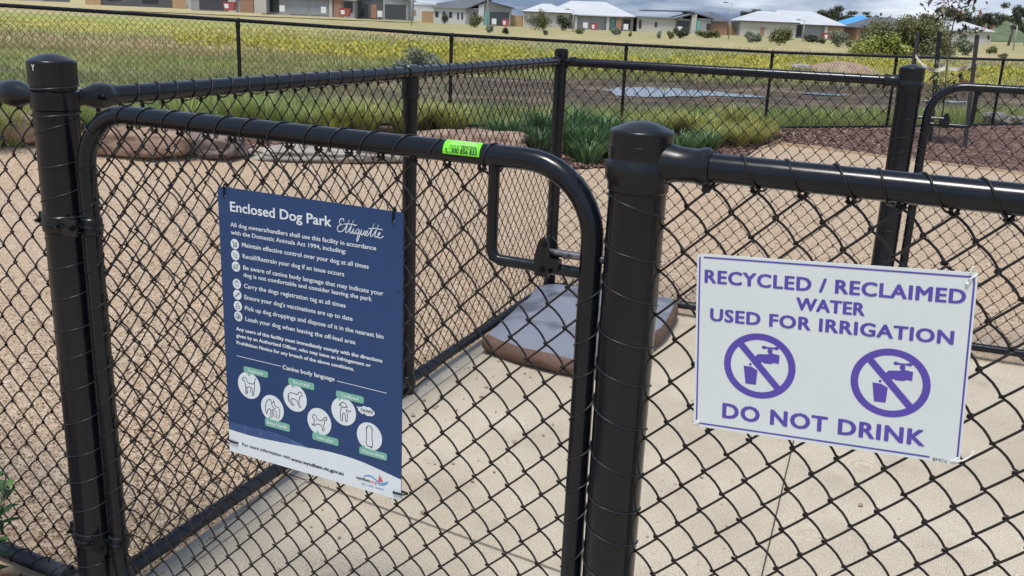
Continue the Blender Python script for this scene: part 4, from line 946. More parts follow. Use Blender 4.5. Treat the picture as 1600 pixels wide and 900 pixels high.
# pebbles scattered on the slab
pebs = []
for v in range(4):
    mb = MB(); n, k = 6, 10; vs = []
    for i in range(n+1):
        for j in range(k):
            ph, th = math.pi*i/n, 2*math.pi*j/k; d_ = 1+.3*mnoise.noise((math.cos(th)*1.2+v*3, math.sin(th)*1.2, math.cos(ph)*1.2))
            vs.append((.011*d_*math.sin(ph)*math.cos(th)*(1+.3*v/3), .008*d_*math.sin(ph)*math.sin(th), .0058*d_*math.cos(ph)+.004))
    mb.add(vs, [(i*k+j, i*k+(j+1) % k, (i+1)*k+(j+1) % k, (i+1)*k+j) for i in range(n) for j in range(k)], .5)
    pebs.append(mb)
pl0 = []
pebble_spots = []
for _ in range(78):
    t = rng.uniform(-.15, 2.3); o_ = .03+rng.random()**2.2*.62
    pebble_spots.append(L2+ES*t-nrm(ES)*o_)
for _ in range(16): pebble_spots.append(L2+ES*rng.uniform(.2, 2.6)-nrm(ES)*rng.uniform(.4, 2.4))
for i, p in enumerate(pebble_spots):
    if i < 4: o = pebs[i].build('pebble', M_PEB, None, 'all'); tag(o, 'small brown pebble lying loose on the concrete path', 'pebble', 'pebbles scattered on the concrete'); pl0.append(o)
    else: o = pl0[i % 4].copy(); COL.objects.link(o)
    s_ = rng.uniform(.25, .6)+.6*rng.random()**5; o.location = (p[0], p[1], .003); o.scale = (s_, s_, s_); o.rotation_euler = (0, 0, rng.uniform(0, 6.28))

# timber edging and near plant at the bottom left
f_l = xz(L2, -E); mb = MB(); mb.box((.02, -.06, -.02), (1.7, .035, .022), lambda x, z, o: f_l(x, z, o)); 
mb = MB(); mb.box((.06, -.08, -.025), (1.7, .025, .0), lambda x, z, o: f_l(x, z, .02+o))
tag(mb.build('timber_edging', M_TIMB, loc=f_l(.8, 0)), 'pale timber edging board under the left fence at the bottom left', 'garden edging')
mb = MB(); mb.box((.055, .022, -1.5), (1.7, .26, -.08), lambda x, o, z: f_l(x, z*.01+.006, o)); 
mb = MB(); vs = [f_l(.07, .010, .028), f_l(1.8, .010, .028), f_l(1.8, .010, 1.2), f_l(.07, .010, 1.2)]; mb.add(vs, [(0, 1, 2, 3)], .5); tag(mb.build('near_mulch', M_MULCH), kind='structure')
mb = MB()
for _ in range(900):
    x, y, z = f_l(rng.uniform(.1, 1.0), .016, rng.uniform(.03, .5)); a = rng.uniform(0, 3.14); l, w2 = rng.uniform(.008, .03), rng.uniform(.003, .008); ca, sa = math.cos(a), math.sin(a); tz = rng.uniform(-.008, .008)
    mb.add([(x-ca*l-sa*w2, y-sa*l+ca*w2, z-tz), (x+ca*l-sa*w2, y+sa*l+ca*w2, z+tz+.004), (x+ca*l+sa*w2, y+sa*l-ca*w2, z+tz), (x-ca*l+sa*w2, y-sa*l-ca*w2, z-tz+.004)], [(0, 1, 2, 3)])
tag(mb.build('near_bark_chips', M_CHIP), 'dark bark chips in the strip at the bottom left corner', 'bark mulch', kind='stuff')
def leafy(loc):
    root = thing('leafy_shrub', loc, 'small green leafy shrub poking in at the bottom left edge of the fence', 'shrub')
    st_, lf = MB(), MB(); r = random.Random(5)
    for i in range(13):
        a = r.uniform(0, 6.28); h = r.uniform(.18, .40); tip = np.array([math.cos(a)*.10, math.sin(a)*.10, h]); L0 = np.array(loc)
        st_.tube([L0, L0+tip*.5*np.array([.8, .8, 1.1]), L0+tip], [.004, .003, .0018], 6)
        for k in range(13):
            t = .25+.75*k/12; p = L0+tip*t; b = r.uniform(0, 6.28); d = np.array([math.cos(b), math.sin(b), r.uniform(.2, 1.0)]); d /= np.linalg.norm(d); ln = r.uniform(.035, .065); sdv = np.cross(d, (0, 0, 1)); sdv /= np.linalg.norm(sdv); up = np.cross(sdv, d)
            vs = []
            for q_, wq in ((0, .1), (.25, .8), (.5, 1), (.75, .7), (1, .02)):
                cpt = p+d*ln*q_-up*.012*q_*q_; w3 = .011*wq; vs += [cpt-sdv*w3+up*.003*wq, cpt, cpt+sdv*w3+up*.003*wq]
            lf.add(vs, [(3*q_, 3*q_+1, 3*q_+4, 3*q_+3) for q_ in range(4)]+[(3*q_+1, 3*q_+2, 3*q_+5, 3*q_+4) for q_ in range(4)], r.random())
    st_.build('stem', M_BARK, root, 'all'); lf.build('foliage', leaf('shrub_leaf', (.03, .085, .025), (.10, .20, .06)), root, 'all')
leafy((-1.385, 2.17, .0))

# ------------------------------------------------------------------ far boundary fence
SP = 2.718
def perim():
    zt_ = lambda X: float(np.interp(X, [-12, -8.2, -5.75, -3.31, -.887, 1.553, 3.961, 6.231, 8.587, 12, 30], [1.53, 1.51, 1.485, 1.404, 1.312, 1.25, 1.2, 1.181, 1.176, 1.17, 1.17]))
    root = thing('perimeter_fence', (1.553, fence_y(1.553), 0), 'long black chain-link boundary fence across the paddock behind the garden bed', 'boundary fence')
    P = [(F0[0]+FD[0]*SP*k, F0[1]+FD[1]*SP*k) for k in range(-4, 12)]
    top = MB(); bot = MB(); tie = MB(); mesh = MB()
    for a, b in zip(P[:-1], P[1:]):
        za, zb = zt_(a[0]), zt_(b[0])
        top.tube([(*a, za), (*b, zb)], .022, 14); bot.tube([(*a, za-1.165), (*b, zb-1.165)], .019, 10)
        f = lambda s, z, o=0, a=a, za=za, zb=zb: (a[0]+FD[0]*s-FN[0]*o, a[1]+FD[1]*s-FN[1]*o, z+za+(zb-za)*s/SP)
        chain(mesh, f, 0, SP, -1.165, -.012, .0020, 4, False, knuck=True)
        lace(tie, (*a, za), (*b, zb), .022, PX, .0018, 3, 8)
    for i, (x, y) in enumerate(P):
        z = zt_(x); mb = MB(); mb.lathe((x, y, z-1.25), [(.024, 0), (.024, 1.25)], 16); p = mb.build('line_post', M_BLK, root, True)
        mb = MB(); mb.lathe((x, y, z-.09), [(.026, 0), (.028, .003), (.028, .06)], 16); mb.lathe((x-FD[0]*.03, y-FD[1]*.03, z), [(.024, 0), (.027, .004), (.027, .056), (.024, .06)], 14, (FD[0], FD[1], 0)); mb.build('tee_fitting', M_RUB, p, True)
    top.build('top_rail', M_BLK, root, True); bot.build('bottom_rail', M_BLK, root, True); tie.build('lacing_wire', M_WIRE, root); mesh.build('wire_mesh', M_WIRE, root)
perim()

# ------------------------------------------------------------------ field grass and flowers (uncountable)
def field_blades(n, fn, hr, wr_, name, m, label, cat):
    vs = np.zeros((n*5, 3)); fs = []; tint = np.zeros(n*2, dtype=np.float32); 
    for i in range(n):
        x, y, sc = fn(); z = g(x, y)-.03; a = rng.uniform(0, 6.28); h = rng.uniform(*hr)*sc; w_ = rng.uniform(*wr_); lx, ly = rng.uniform(-.5, .5)*h, rng.uniform(-.5, .5)*h
        ca, sa = math.cos(a)*w_, math.sin(a)*w_
        vs[i*5:i*5+5] = [(x-ca, y-sa, z), (x+ca, y+sa, z), (x-ca*.7+lx*.35, y-sa*.7+ly*.35, z+h*.6), (x+ca*.7+lx*.35, y+sa*.7+ly*.35, z+h*.6), (x+lx, y+ly, z+h*.95)]
        b = i*5; fs += [(b, b+1, b+3, b+2), (b+2, b+3, b+4)]; tint[2*i:2*i+2] = rng.random()*.6+.4*(.5+.5*mnoise.noise((x*.4, y*.4, 9)))
    me = bpy.data.meshes.new(name); me.from_pydata(vs.tolist(), [], fs); me.materials.append(m)
    at_ = me.attributes.new('tint', 'FLOAT', 'FACE'); at_.data.foreach_set('value', tint)
    o = bpy.data.objects.new(name, me); COL.objects.link(o); return tag(o, label, cat, kind='stuff')
def mudmask(x, y):
    v = y-.30*x+4*mnoise.noise((x*.2, y*.2, 2))
    return 15.6 < v < 27.5 and x > -3+2*mnoise.noise((y*.3, 0, 0))
def near_field():
    while True:
        d = .25+rng.random()**1.3*22; s = rng.uniform(-9, 26); x, y = F0[0]+FD[0]*s+FN[0]*d, F0[1]+FD[1]*s+FN[1]*d
        if abs(x) > y*.75+2: continue
        if mudmask(x, y) and rng.random() > .03: continue
        if mnoise.noise((x*.25, y*.25, 7)) < -.25 and rng.random() < .8: continue
        return x, y, 1+.4*mnoise.noise((x*.5, y*.5, 4))
field_blades(46000, near_field, (.05, .20), (.005, .010), 'paddock_grass', M_FBL, 'mixed green and straw coloured wild grass in the paddock', 'grass')
def verge_field():
    while True:
        s = rng.uniform(-8, 22); d = rng.uniform(.05, 1.6); x, y = F0[0]+FD[0]*s+FN[0]*d, F0[1]+FD[1]*s+FN[1]*d
        if abs(x) < y*.75+2: return x, y, 1
field_blades(14000, verge_field, (.12, .38), (.004, .008), 'verge_grass', M_GRASS, 'green grass growing along the foot of the boundary fence', 'grass')
def yel_field():
    while True:
        y = 29+rng.random()*27; x = rng.uniform(-.36, .62)*y
        yy = y+6*mnoise.noise((x*.09, y*.09, 5))
        if not 31.5 < yy < 45 or (9 < x < 16.5 and y < 41): continue
        if mnoise.noise((x*.16, y*.22, 1)) < .0 and rng.random() < .85: continue
        return x, y, 1
vs = []; fs = []
mb = MB()
for _ in range(9000):
    x, y, _ = yel_field(); z = g(x, y)+rng.uniform(.08, .35); s = rng.uniform(.02, .055); a, b = rng.uniform(0, 6.28), rng.uniform(-.6, .6)
    u = np.array([math.cos(a), math.sin(a), b])*s; v = np.array([-math.sin(a)*.4, math.cos(a)*.4, .9])*s; p = np.array([x, y, z])
    mb.add([p-u-v, p+u-v, p+u+v, p-u+v], [(0, 1, 2, 3)])
tag(mb.build('yellow_flowers', M_YEL), 'yellow flowering weeds in bands across the paddock', 'wild flowers', kind='stuff')
def mid_field():
    y = 26+rng.random()**1.2*45; return rng.uniform(-.62, .62)*y, y, 1.3
field_blades(22000, mid_field, (.06, .22), (.012, .025), 'far_grass', M_FBL, 'rough grass further out across the paddock', 'grass')

# ------------------------------------------------------------------ bushes and trees
def foliage(mb, blobs, n, s, seed):
    r = random.Random(seed); tot = sum(b[3]*b[4]*b[5] for b in blobs)
    for bx, by, bz, rx, ry, rz in blobs:
        for _ in range(int(n*rx*ry*rz/tot)+6):
            v = np.array([r.gauss(0, 1) for _ in range(3)]); v /= np.linalg.norm(v); q_ = r.random()**.45*(1+.15*r.gauss(0, 1))
            p = np.array([bx+v[0]*rx*q_, by+v[1]*ry*q_, max(.02, bz+v[2]*rz*q_)]); ss = s*r.uniform(.6, 1.4)
            u = np.array([r.gauss(0, 1) for _ in range(3)]); u /= np.linalg.norm(u); w3 = np.cross(u, v+np.array([0, 0, .3])); w3 /= (np.linalg.norm(w3)+1e-6)
            mb.add([p-u*ss, p+w3*ss*.5, p+u*ss, p-w3*ss*.5], [(0, 1, 2, 3)], r.random())
def bush(name, loc, blobs, n, s, m, label, cat, seed, trunk=None, group=None, m_bark=None):
    root = thing(name, loc, label, cat, group); L0 = np.array(loc)
    mb = MB(); foliage(mb, blobs, n, s, seed); mb.v = [tuple(np.array(v)+L0) for v in mb.v]; mb.build('foliage' if not trunk else 'crown', m, root)
    mb = MB()
    r = random.Random(seed+1)
    if trunk:
        h, tr = trunk; mb.tube([L0, L0+np.array([.05*h, 0, h*.4]), L0+np.array([0, .05*h, h])], [tr, tr*.75, tr*.4], 8)
    for b in blobs[:6]:
        c = np.array(b[:3]); st0 = np.array([0, 0, trunk[0]*.55 if trunk else 0]); mb.tube([L0+st0, L0+(c*.5+st0*.5)+np.array([0, 0, .1]), L0+c], [trunk[1]*.5 if trunk else .02, trunk[1]*.3 if trunk else .014, .008], 6)
    mb.build('trunk' if trunk else 'stem', M_BARK, root, 'all')
    return root
def gp(px, py, Y): p = at(px, py, Y); return (p[0], p[1], g(p[0], p[1])-.02)
def rb(n, rx, ry, h, s0, seed, zb=.5):
    r = random.Random(seed); o = []
    for _ in range(n):
        x, y = r.uniform(-rx, rx), r.uniform(-ry, ry); k = 1-(abs(x)/rx)**2*.6; s = s0*r.uniform(.7, 1.2); o.append((x, y, r.uniform(zb*.4, h*k), s, s, s*.8))
    return o
bush('shrub', gp(652, 107, 26), rb(12, .5, .4, .5, .26, 2), 2600, .045, M_SHRUBG, 'round grey-green shrub alone in the paddock behind the side fence', 'shrub', 4)
p = gp(1412, 84, 70)
rt = bush('large_bush', p, rb(34, 3.0, 1.4, 2.3, .95, 5)+[(1.7, 0, 2.3, 1.2, .9, .8), (.6, 0, 2.1, 1.1, .9, .7)], 16000, .10, M_BUSH, 'large olive green bush behind the staked young tree', 'bush', 8)
mb = MB(); foliage(mb, [(b[0]-1.9, b[1]-1.0, b[2]*.7, b[3], b[4], b[5]) for b in rb(14, 1.6, .7, 1.6, .7, 9)], 5200, .11, 3); mb.v = [tuple(np.array(v)+np.array(p)) for v in mb.v]; o = mb.build('foliage', M_BUSHY, rt); o['label'] = 'lighter lime green part of the bush'
SHR = [(1218, 68, 90, 2.6, 1.9), (1175, 62, 100, 1.8, 1.2), (1310, 66, 95, 2.3, 1.7), (1285, 62, 110, 1.2, .8), (1330, 70, 95, 1.0, .8), (835, 42, 130, 4.2, 2.6), (880, 44, 130, 2.0, 2.6), (848, 40, 128, 1.6, 3.0), (743, 38, 130, 2.2, 1.8), (765, 46, 95, .7, .9), (790, 50, 90, .6, .6), (852, 50, 95, .5, .5), (905, 46, 110, 1.2, .7), (963, 46, 115, 1.6, .8), (1064, 52, 110, 1.6, 1.2), (1048, 54, 100, .7, .9), (1105, 54, 120, 3.4, 1.0), (1030, 52, 100, .4, .9), (1270, 60, 118, 2.4, 1.0), (1570, 80, 75, .5, .4), (1548, 72, 90, 1.2, .8), (1510, 80, 80, 2.0, 1.4), (695, 34, 150, 1.4, 2.2), (985, 46, 105, .4, .6)]
SHL = ['tiny dark shrub', 'small grey-green scrub bush', 'low olive scrub bush']
for i, (px, py, Y, wd, h) in enumerate(SHR):
    m = [M_BUSH, M_SHRUBG, M_GUM, M_BUSH][i % 4] if i not in (1, 2) else M_SHRUBG
    c = [(rng.uniform(-wd*.35, wd*.35), rng.uniform(-.3, .3), h*rng.uniform(.3, .75), wd*.24, .35, h*.3) for _ in range(7)]+[(0, 0, h*.4, wd*.3, .4, h*.4)]
    bush('shrub', gp(px, py, Y), c, 700 if wd < 1.5 else 1500, .05+.03*min(wd, 2), m, 'scrubby green bush standing in the dry grass before the houses', 'shrub', 50+i, group='scrub bushes in front of the houses')
TR = [(1490, 55, 190, 6.5, 3.2), (1515, 52, 205, 6.0, 3.6), (1543, 52, 200, 6.2, 3.4), (1578, 56, 185, 8.0, 2.8), (1603, 58, 210, 5.0, 3), (1296, 45, 215, 6.4, 3), (1314, 48, 225, 5.6, 3.4), (1338, 48, 215, 5.6, 3.2), (1356, 50, 220, 5.0, 2.2), (1168, 48, 230, 5.2, 2.6), (1465, 50, 210, 5.6, 3.2), (1185, 48, 235, 4.0, 2.2)]
for i, (px, py, Y, h, wd) in enumerate(TR):
    r = random.Random(i+90); c = [(r.uniform(-wd, wd), r.uniform(-1, 1), h*r.uniform(.55, .95), wd*r.uniform(.28, .45), 1, h*r.uniform(.07, .13)) for _ in range(9)]
    bush('gum_tree', gp(px, py, Y), c, 1800, .22, M_GUM, ['dark spreading gum tree on the skyline at the far right', 'dark flat-topped gum tree behind the pale roofed houses'][0 if px > 1400 else 1], 'tree', 120+i, (h*.75, .25), group='gum trees along the right skyline' if px > 1400 else 'gum trees behind the houses')

# young staked tree
def young():
    base = (6.26, 14.2, g(6.26, 14.2)); root = thing('young_tree', base, 'thin young tree with reddish new leaves held between three dark stakes', 'tree'); L0 = np.array(base); r = random.Random(3)
    tr = MB(); pts = [L0+np.array(p) for p in [(0, 0, 0), (.01, 0, .5), (-.03, .02, 1.1), (-.05, 0, 1.7), (.02, 0, 2.2), (.05, .02, 2.6)]]; tr.tube(catmull(pts, 4), np.linspace(.014, .004, 21), 8)
    gl, rl = MB(), MB()
    def lf(mb, p, s):
        d = np.array([r.gauss(0, 1), r.gauss(0, 1), r.gauss(0, .6)]); d /= np.linalg.norm(d); sdv = np.cross(d, (0, 0, 1)); sdv /= np.linalg.norm(sdv)+1e-6
        mb.add([p, p+d*s*.5+sdv*s*.22, p+d*s, p+d*s*.5-sdv*s*.22], [(0, 1, 2, 3)], r.random())
    for i in range(48):
        t = r.choice([r.uniform(.2, .45), r.uniform(.62, 1), r.uniform(.66, 1)]); z = t*2.55; k = np.array([np.interp(z, [0, .5, 1.1, 1.7, 2.2, 2.6], [0, .01, -.03, -.05, .02, .05]), 0, z]); a = r.uniform(0, 6.28); ln = r.uniform(.18, .50)*(1.0 if t > .55 else .8)
        d = np.array([math.cos(a), math.sin(a)*.8, r.uniform(.1, .8)]); e = k+d*ln; tr.tube([L0+k, L0+k+d*ln*.5+np.array([0, 0, .02]), L0+e], [.004, .003, .0015], 5)
        for q_ in range(20):
            p = L0+k+d*ln*r.uniform(.25, 1.1)+np.array([r.gauss(0, .03), r.gauss(0, .03), r.gauss(0, .03)]); lf(rl if (z > 1.9 and r.random() < .7) or r.random() < .15 else gl, p, r.uniform(.08, .15))
    tr.build('trunk', M_BARK, root, 'all'); gl.build('crown', M_YOUNG, root); rl.build('new_leaves', M_YRED, root)
young()
STK = [((5.80, 14.35), (5.77, 14.3), 1.60, 'leftmost'), ((6.29, 14.5), (6.161, 14.5), 1.61, 'middle'), ((6.546, 13.9), (6.445, 13.9), 1.585, 'rightmost')]
for b, t, h, wh in STK:
    z0 = g(*b); mb = MB(); mb.tube([(*b, z0-.1), (b[0]+(t[0]-b[0])*.98, b[1]+(t[1]-b[1])*.98, h-.03), (*t, h)], [.033, .033, .026], 4); tag(mb.build('tree_stake', M_STAKE, loc=(*b, z0)), f'{wh} of the three dark timber stakes round the young tree', 'tree stake', 'tree stakes')
def webbing(p, q_, sag, lbl):
    mb = MB(); P = [np.array(p)*(1-t)+np.array(q_)*t-np.array([0, 0, sag*4*t*(1-t)]) for t in np.linspace(0, 1, 13)]; vs = []
    for i, c in enumerate(P):
        tw = .6*math.sin(i*.7); up = np.array([0, math.sin(tw), math.cos(tw)])*.028; vs += [c-up, c+up, c+up+np.array([0, .006, 0]), c-up+np.array([0, .006, 0])]
    mb.add(vs, [(4*i+a, 4*i+(a+1) % 4, 4*i+4+(a+1) % 4, 4*i+4+a) for i in range(12) for a in range(4)], .5); tag(mb.build('tree_tie', M_HESS, loc=p), lbl, 'tree tie', 'hessian tree ties')
webbing((5.765, 14.26, 1.26), (6.20, 14.20, 1.10), .10, 'pale hessian tie between the left stake and the young tree trunk')
webbing((6.24, 14.18, 1.10), (6.49, 13.88, 1.22), .05, 'pale hessian tie between the right stake and the young tree trunk')
webbing((6.17, 14.46, 1.18), (6.23, 14.22, 1.12), .02, 'short pale hessian tie at the middle stake')

# ------------------------------------------------------------------ houses (about 165 m away)
M_CREAM = mat('cream_render', (.47, .44, .385), .85, (.51, .48, .425), .5); M_WALLW = mat('white_render', (.52, .52, .50), .85, (.57, .57, .55), .5); M_GREYW = mat('grey_render', (.30, .29, .28), .85, (.35, .34, .33), .5); M_DARKW = mat('dark_cladding', (.085, .085, .09), .8, (.11, .11, .115), 1)
M_BRICK = mat('orange_brick', (.31, .17, .105), .9, (.37, .215, .14), 4); M_ROOFW = mat('pale_metal_roof', (.47, .48, .49), .5, (.53, .54, .55), .4); M_ROOFG = mat('grey_roof', (.23, .24, .255), .5, (.27, .28, .295), .4); M_ROOFD = mat('dark_tile_roof', (.085, .09, .105), .6, (.11, .115, .13), .6)
M_ROOFB = mat('blue_wrap', (.06, .28, .62), .6, (.08, .33, .68), .5); M_GAR = mat('grey_garage_door', (.27, .28, .30), .5, (.31, .32, .34), .7); M_GARD = mat('dark_garage_door', (.055, .058, .065), .5); M_GLASS = mat('window_glass', (.03, .035, .04), .12); M_TEAL = mat('teal_door', (.14, .40, .37), .5); M_FTIM = mat('timber_fence', (.40, .25, .13), .85, (.50, .33, .19), 3)
M_REDB = mat('red_skip', (.34, .08, .06), .6, (.40, .10, .085), 1); M_SGN = mat('blank_board', (.75, .75, .74), .5); M_POLE = mat('galvanised_pole', (.36, .36, .35), .5); M_EAVE = mat('dark_fascia', (.07, .07, .075), .6)
def hip(mb, x0, x1, y0, y1, ze, zr, ov=.45):
    x0, x1, y0, y1 = x0-ov, x1+ov, y0-ov, y1+ov; d = (y1-y0)/2; ym = (y0+y1)/2; dx = min(d, (x1-x0)/2-.1)
    vs = [(x0, y0, ze), (x1, y0, ze), (x1, y1, ze), (x0, y1, ze), (x0+dx, ym, zr), (x1-dx, ym, zr), (x0, y0, ze-.16), (x1, y0, ze-.16), (x1, y1, ze-.16), (x0, y1, ze-.16)]
    mb.add(vs, [(0, 1, 5, 4), (1, 2, 5), (2, 3, 4, 5), (3, 0, 4), (6, 7, 1, 0), (7, 8, 2, 1), (8, 9, 3, 2), (9, 6, 0, 3), (9, 8, 7, 6)], .5)
def slope(mb, x0, x1, y0, y1, za, zb, th=.18):      # skillion: height za at x0, zb at x1
    mb.add([(x0, y0, za), (x1, y0, zb), (x1, y1, zb), (x0, y1, za), (x0, y0, za-th), (x1, y0, zb-th), (x1, y1, zb-th), (x0, y1, za-th)], [(0, 1, 2, 3), (7, 6, 5, 4), (4, 5, 1, 0), (5, 6, 2, 1), (6, 7, 3, 2), (7, 4, 0, 3)], .5)
def house(pxl, Y, label, spec, rot=0, zb=.0, group='new houses across the paddock'):
    p = at(pxl, 40, Y); X0 = p[0]; z0 = g(X0, Y)+zb
    root = thing('house', (X0, Y, z0), label, 'house', group)
    last = None
    for k, nm, m, a in spec:
        mb = MB()
        if k == 'box': mb.box((a[0], a[2], a[4]), (a[1], a[3], a[5]))
        elif k == 'hip': hip(mb, *a)
        elif k == 'slope': slope(mb, *a)
        elif k == 'wedge':         # wall with sloping top: x0,x1,y0,y1,z,za,zb
            x0, x1, y0, y1, z, za, zb_ = a; mb.add([(x0, y0, z), (x1, y0, z), (x1, y1, z), (x0, y1, z), (x0, y0, za), (x1, y0, zb_), (x1, y1, zb_), (x0, y1, za)], [(0, 3, 2, 1), (4, 5, 6, 7), (0, 1, 5, 4), (1, 2, 6, 5), (2, 3, 7, 6), (3, 0, 4, 7)], .5)
        mb.v = [(x+X0, y+Y, z+z0) for x, y, z in mb.v]
        sub = nm in ('pane', 'chimney', 'fascia')
        o = mb.build(nm, m, last if (sub and last) else root)
        if not sub: last = o
    root.rotation_euler = (0, 0, rot)
    return root
def win(x, z, w_, h, y=-.06): return [('box', 'window', M_EAVE, (x, x+w_, y, y+.05, z, z+h)), ('box', 'pane', M_GLASS, (x+.08, x+w_-.08, y-.02, y, z+.08, z+h-.08))]
def gar(x, w_, m=M_GAR, y=-.06, h=2.2):
    o = [('box', 'garage_door', m, (x, x+w_, y, y+.05, .02, h))]
    return o
# house A: garages at far left
house(300, 150, 'grey house with dark garage and white skip at the far left of the row', [('box', 'wall', M_GREYW, (0, 11.6, 0, 9, -.2, 2.7)), *gar(1.3, 4.4, M_GARD), ('box', 'pier', M_CREAM, (5.9, 7.0, -.5, 0, -.2, 2.75)), ('box', 'pier', M_BRICK, (7.6, 9.6, -.12, 0, -.2, 2.5)), ('box', 'pier', M_CREAM, (9.8, 11.6, -.3, 0, -.2, 2.75)), ('hip', 'roof', M_ROOFG, (0, 11.6, 0, 9, 2.75, 5))], zb=.75)
house(411, 152, 'grey house with double garage doors and orange brick pier under white roof edge', [('box', 'wall', M_GREYW, (0, 14.3, 0, 9, -.2, 2.5)), ('box', 'pier', M_CREAM, (0, .5, -.4, 0, -.2, 2.6)), *win(.8, .2, 1.8, 2.0), *gar(4.2, 2.8), *gar(7.5, 2.8), ('box', 'pier', M_CREAM, (10.4, 10.9, -.3, 0, -.2, 2.6)), ('box', 'pier', M_BRICK, (11.2, 12.4, -.35, 0, -.2, 2.6)), *win(12.7, .6, 1.3, 1.6), ('hip', 'roof', M_ROOFW, (0, 14.3, 0, 9, 2.65, 4.9)), ('box', 'fascia', M_ROOFW, (-.4, 14.7, -.62, -.46, 2.4, 2.62))], zb=.6)
house(556, 155, 'modern dark grey house with pale gable wall and wide dark garage', [('box', 'wall', M_DARKW, (0, 4.4, 0, 8, -.2, 3.3)), *win(.8, .2, 1.2, 2.0), ('box', 'door', M_BRICK, (2.4, 3.3, -.06, 0, 0, 2.1)), ('wedge', 'wall', M_GREYW, (4.4, 8.3, -.5, 8, -.2, 3.9, 2.9)), *gar(4.7, 3.3, M_GARD, -.56), ('slope', 'roof', M_ROOFG, (-.4, 4.5, -.4, 8, 3.3, 4.2)), ('slope', 'roof', M_ROOFG, (4.2, 8.7, -.9, 8, 4.2, 3.0))], zb=.45)
house(630, 220, 'distant white building with orange panel beyond the modern grey house', [('box', 'wall', M_WALLW, (0, 8, 0, 6, -.2, 3.2)), ('box', 'panel', M_BRICK, (.3, 2.8, -.08, 0, .8, 2.0)), ('slope', 'roof', M_ROOFW, (-.3, 8.3, -.3, 6, 3.9, 3.3))], zb=.2)
house(677, 165, 'white walled house with grey sloping roof and teal front door', [('box', 'wall', M_WALLW, (0, 5.4, 0, 10, -.2, 2.55)), *win(.3, 1.0, .55, .9), *win(1.5, 1.0, .55, .9), *win(2.6, 1.0, .55, .9), *win(4.0, .8, .3, 1.1), *win(4.7, .8, .3, 1.1), ('box', 'wall', M_GREYW, (5.4, 7.6, -.1, 10, -.2, 2.6)), *win(6.6, .9, .5, 1.0, -.16), ('wedge', 'wall', M_WALLW, (7.6, 8.5, -.7, 9, -.2, 3.2, 3.5)), ('box', 'door', M_TEAL, (8.6, 9.4, -.5, -.4, -.1, 2.3)), ('wedge', 'wall', M_GREYW, (8.5, 13.0, -.4, 9, -.2, 3.75, 2.9)), *gar(9.5, 3.2, M_GARD, -.46), ('slope', 'roof', M_ROOFG, (-.3, 6.3, -.4, 9.5, 2.7, 2.75)), ('slope', 'roof', M_ROOFG, (5.6, 10.3, -.8, 9.5, 2.6, 4.7)), ('slope', 'fascia', M_EAVE, (5.6, 10.35, -.95, -.8, 2.62, 4.72)), ('slope', 'roof', M_ROOFG, (9.0, 13.5, -.8, 9.5, 3.95, 3.0)), ('slope', 'fascia', M_EAVE, (9.0, 13.5, -.95, -.8, 3.97, 3.02)), ('wedge', 'roof', M_ROOFG, (.2, 8.4, 3, 9, 2.7, 3.3, 4.6))], zb=0)
house(818, 165, 'cream house with broad white hip roof and grey garage doors', [('box', 'wall', M_CREAM, (0, 7.6, 0, 12, -.2, 2.5)), ('box', 'wall', M_GREYW, (7.6, 18.6, 1.2, 12, -.2, 2.3)), *gar(9.2, 4.6, M_GAR, 1.14), ('box', 'pier', M_CREAM, (8.6, 9.1, .6, 1.2, -.2, 2.3)), ('box', 'pier', M_CREAM, (14.0, 14.5, .6, 1.2, -.2, 2.3)), ('box', 'pier', M_BRICK, (15.6, 16.5, .5, 1.2, -.2, 2.3)), ('box', 'door', M_TEAL, (14.8, 15.5, 1.1, 1.2, 0, 2.1)), *win(16.9, .4, 1.2, 1.6, 1.14), ('hip', 'roof', M_ROOFW, (0, 7.6, 0, 6, 2.62, 4.0)), ('box', 'fascia', M_EAVE, (-.45, 8.05, -.52, -.44, 2.42, 2.60)), ('hip', 'roof', M_ROOFW, (3.5, 18.6, .8, 10, 2.42, 4.7)), ('hip', 'roof', M_ROOFW, (9.5, 16.4, .7, 5.5, 2.45, 3.9)), ('box', 'fascia', M_EAVE, (8.1, 19.05, .28, .36, 2.22, 2.40))], zb=-.1)
house(996, 165, 'low pale grey house with dark angled roofs and pale blue door', [('box', 'wall', M_CREAM, (0, 6.4, 0, 10, -.2, 2.4)), *win(.2, .7, .45, 1.4), *win(2.9, 1.0, .4, .8), ('box', 'wall', M_GREYW, (6.4, 8.9, -.3, 10, -.2, 2.5)), *gar(6.5, 2.2, M_GARD, -.36), ('box', 'wall', M_CREAM, (8.9, 9.7, -.9, 9, -.2, 3.4)), ('box', 'door', M_TEAL, (9.8, 10.4, -.6, -.5, -.1, 2.3)), ('box', 'wall', M_GREYW, (9.7, 12.2, -.5, 9, -.2, 2.7)), ('wedge', 'wall', M_BRICK, (12.2, 15.4, 1, 9, -.2, 2.2, 2.2)), *win(11.5, .9, .7, 1.0, -.56), ('slope', 'roof', M_ROOFG, (-.4, 7.5, -.5, 10, 2.7, 2.6)), ('slope', 'roof', M_ROOFG, (6.0, 9.4, -.9, 9.5, 2.55, 3.5)), ('slope', 'fascia', M_EAVE, (6.0, 9.4, -1.05, -.9, 2.57, 3.52)), ('slope', 'roof', M_ROOFD, (8.8, 12.6, -.9, 9.5, 3.75, 2.8)), ('hip', 'roof', M_ROOFD, (10.6, 15.8, 1, 10, 2.4, 3.9)), ('slope', 'roof', M_ROOFD, (1.3, 9.5, 4, 10, 3.75, 3.9))], zb=-.15)
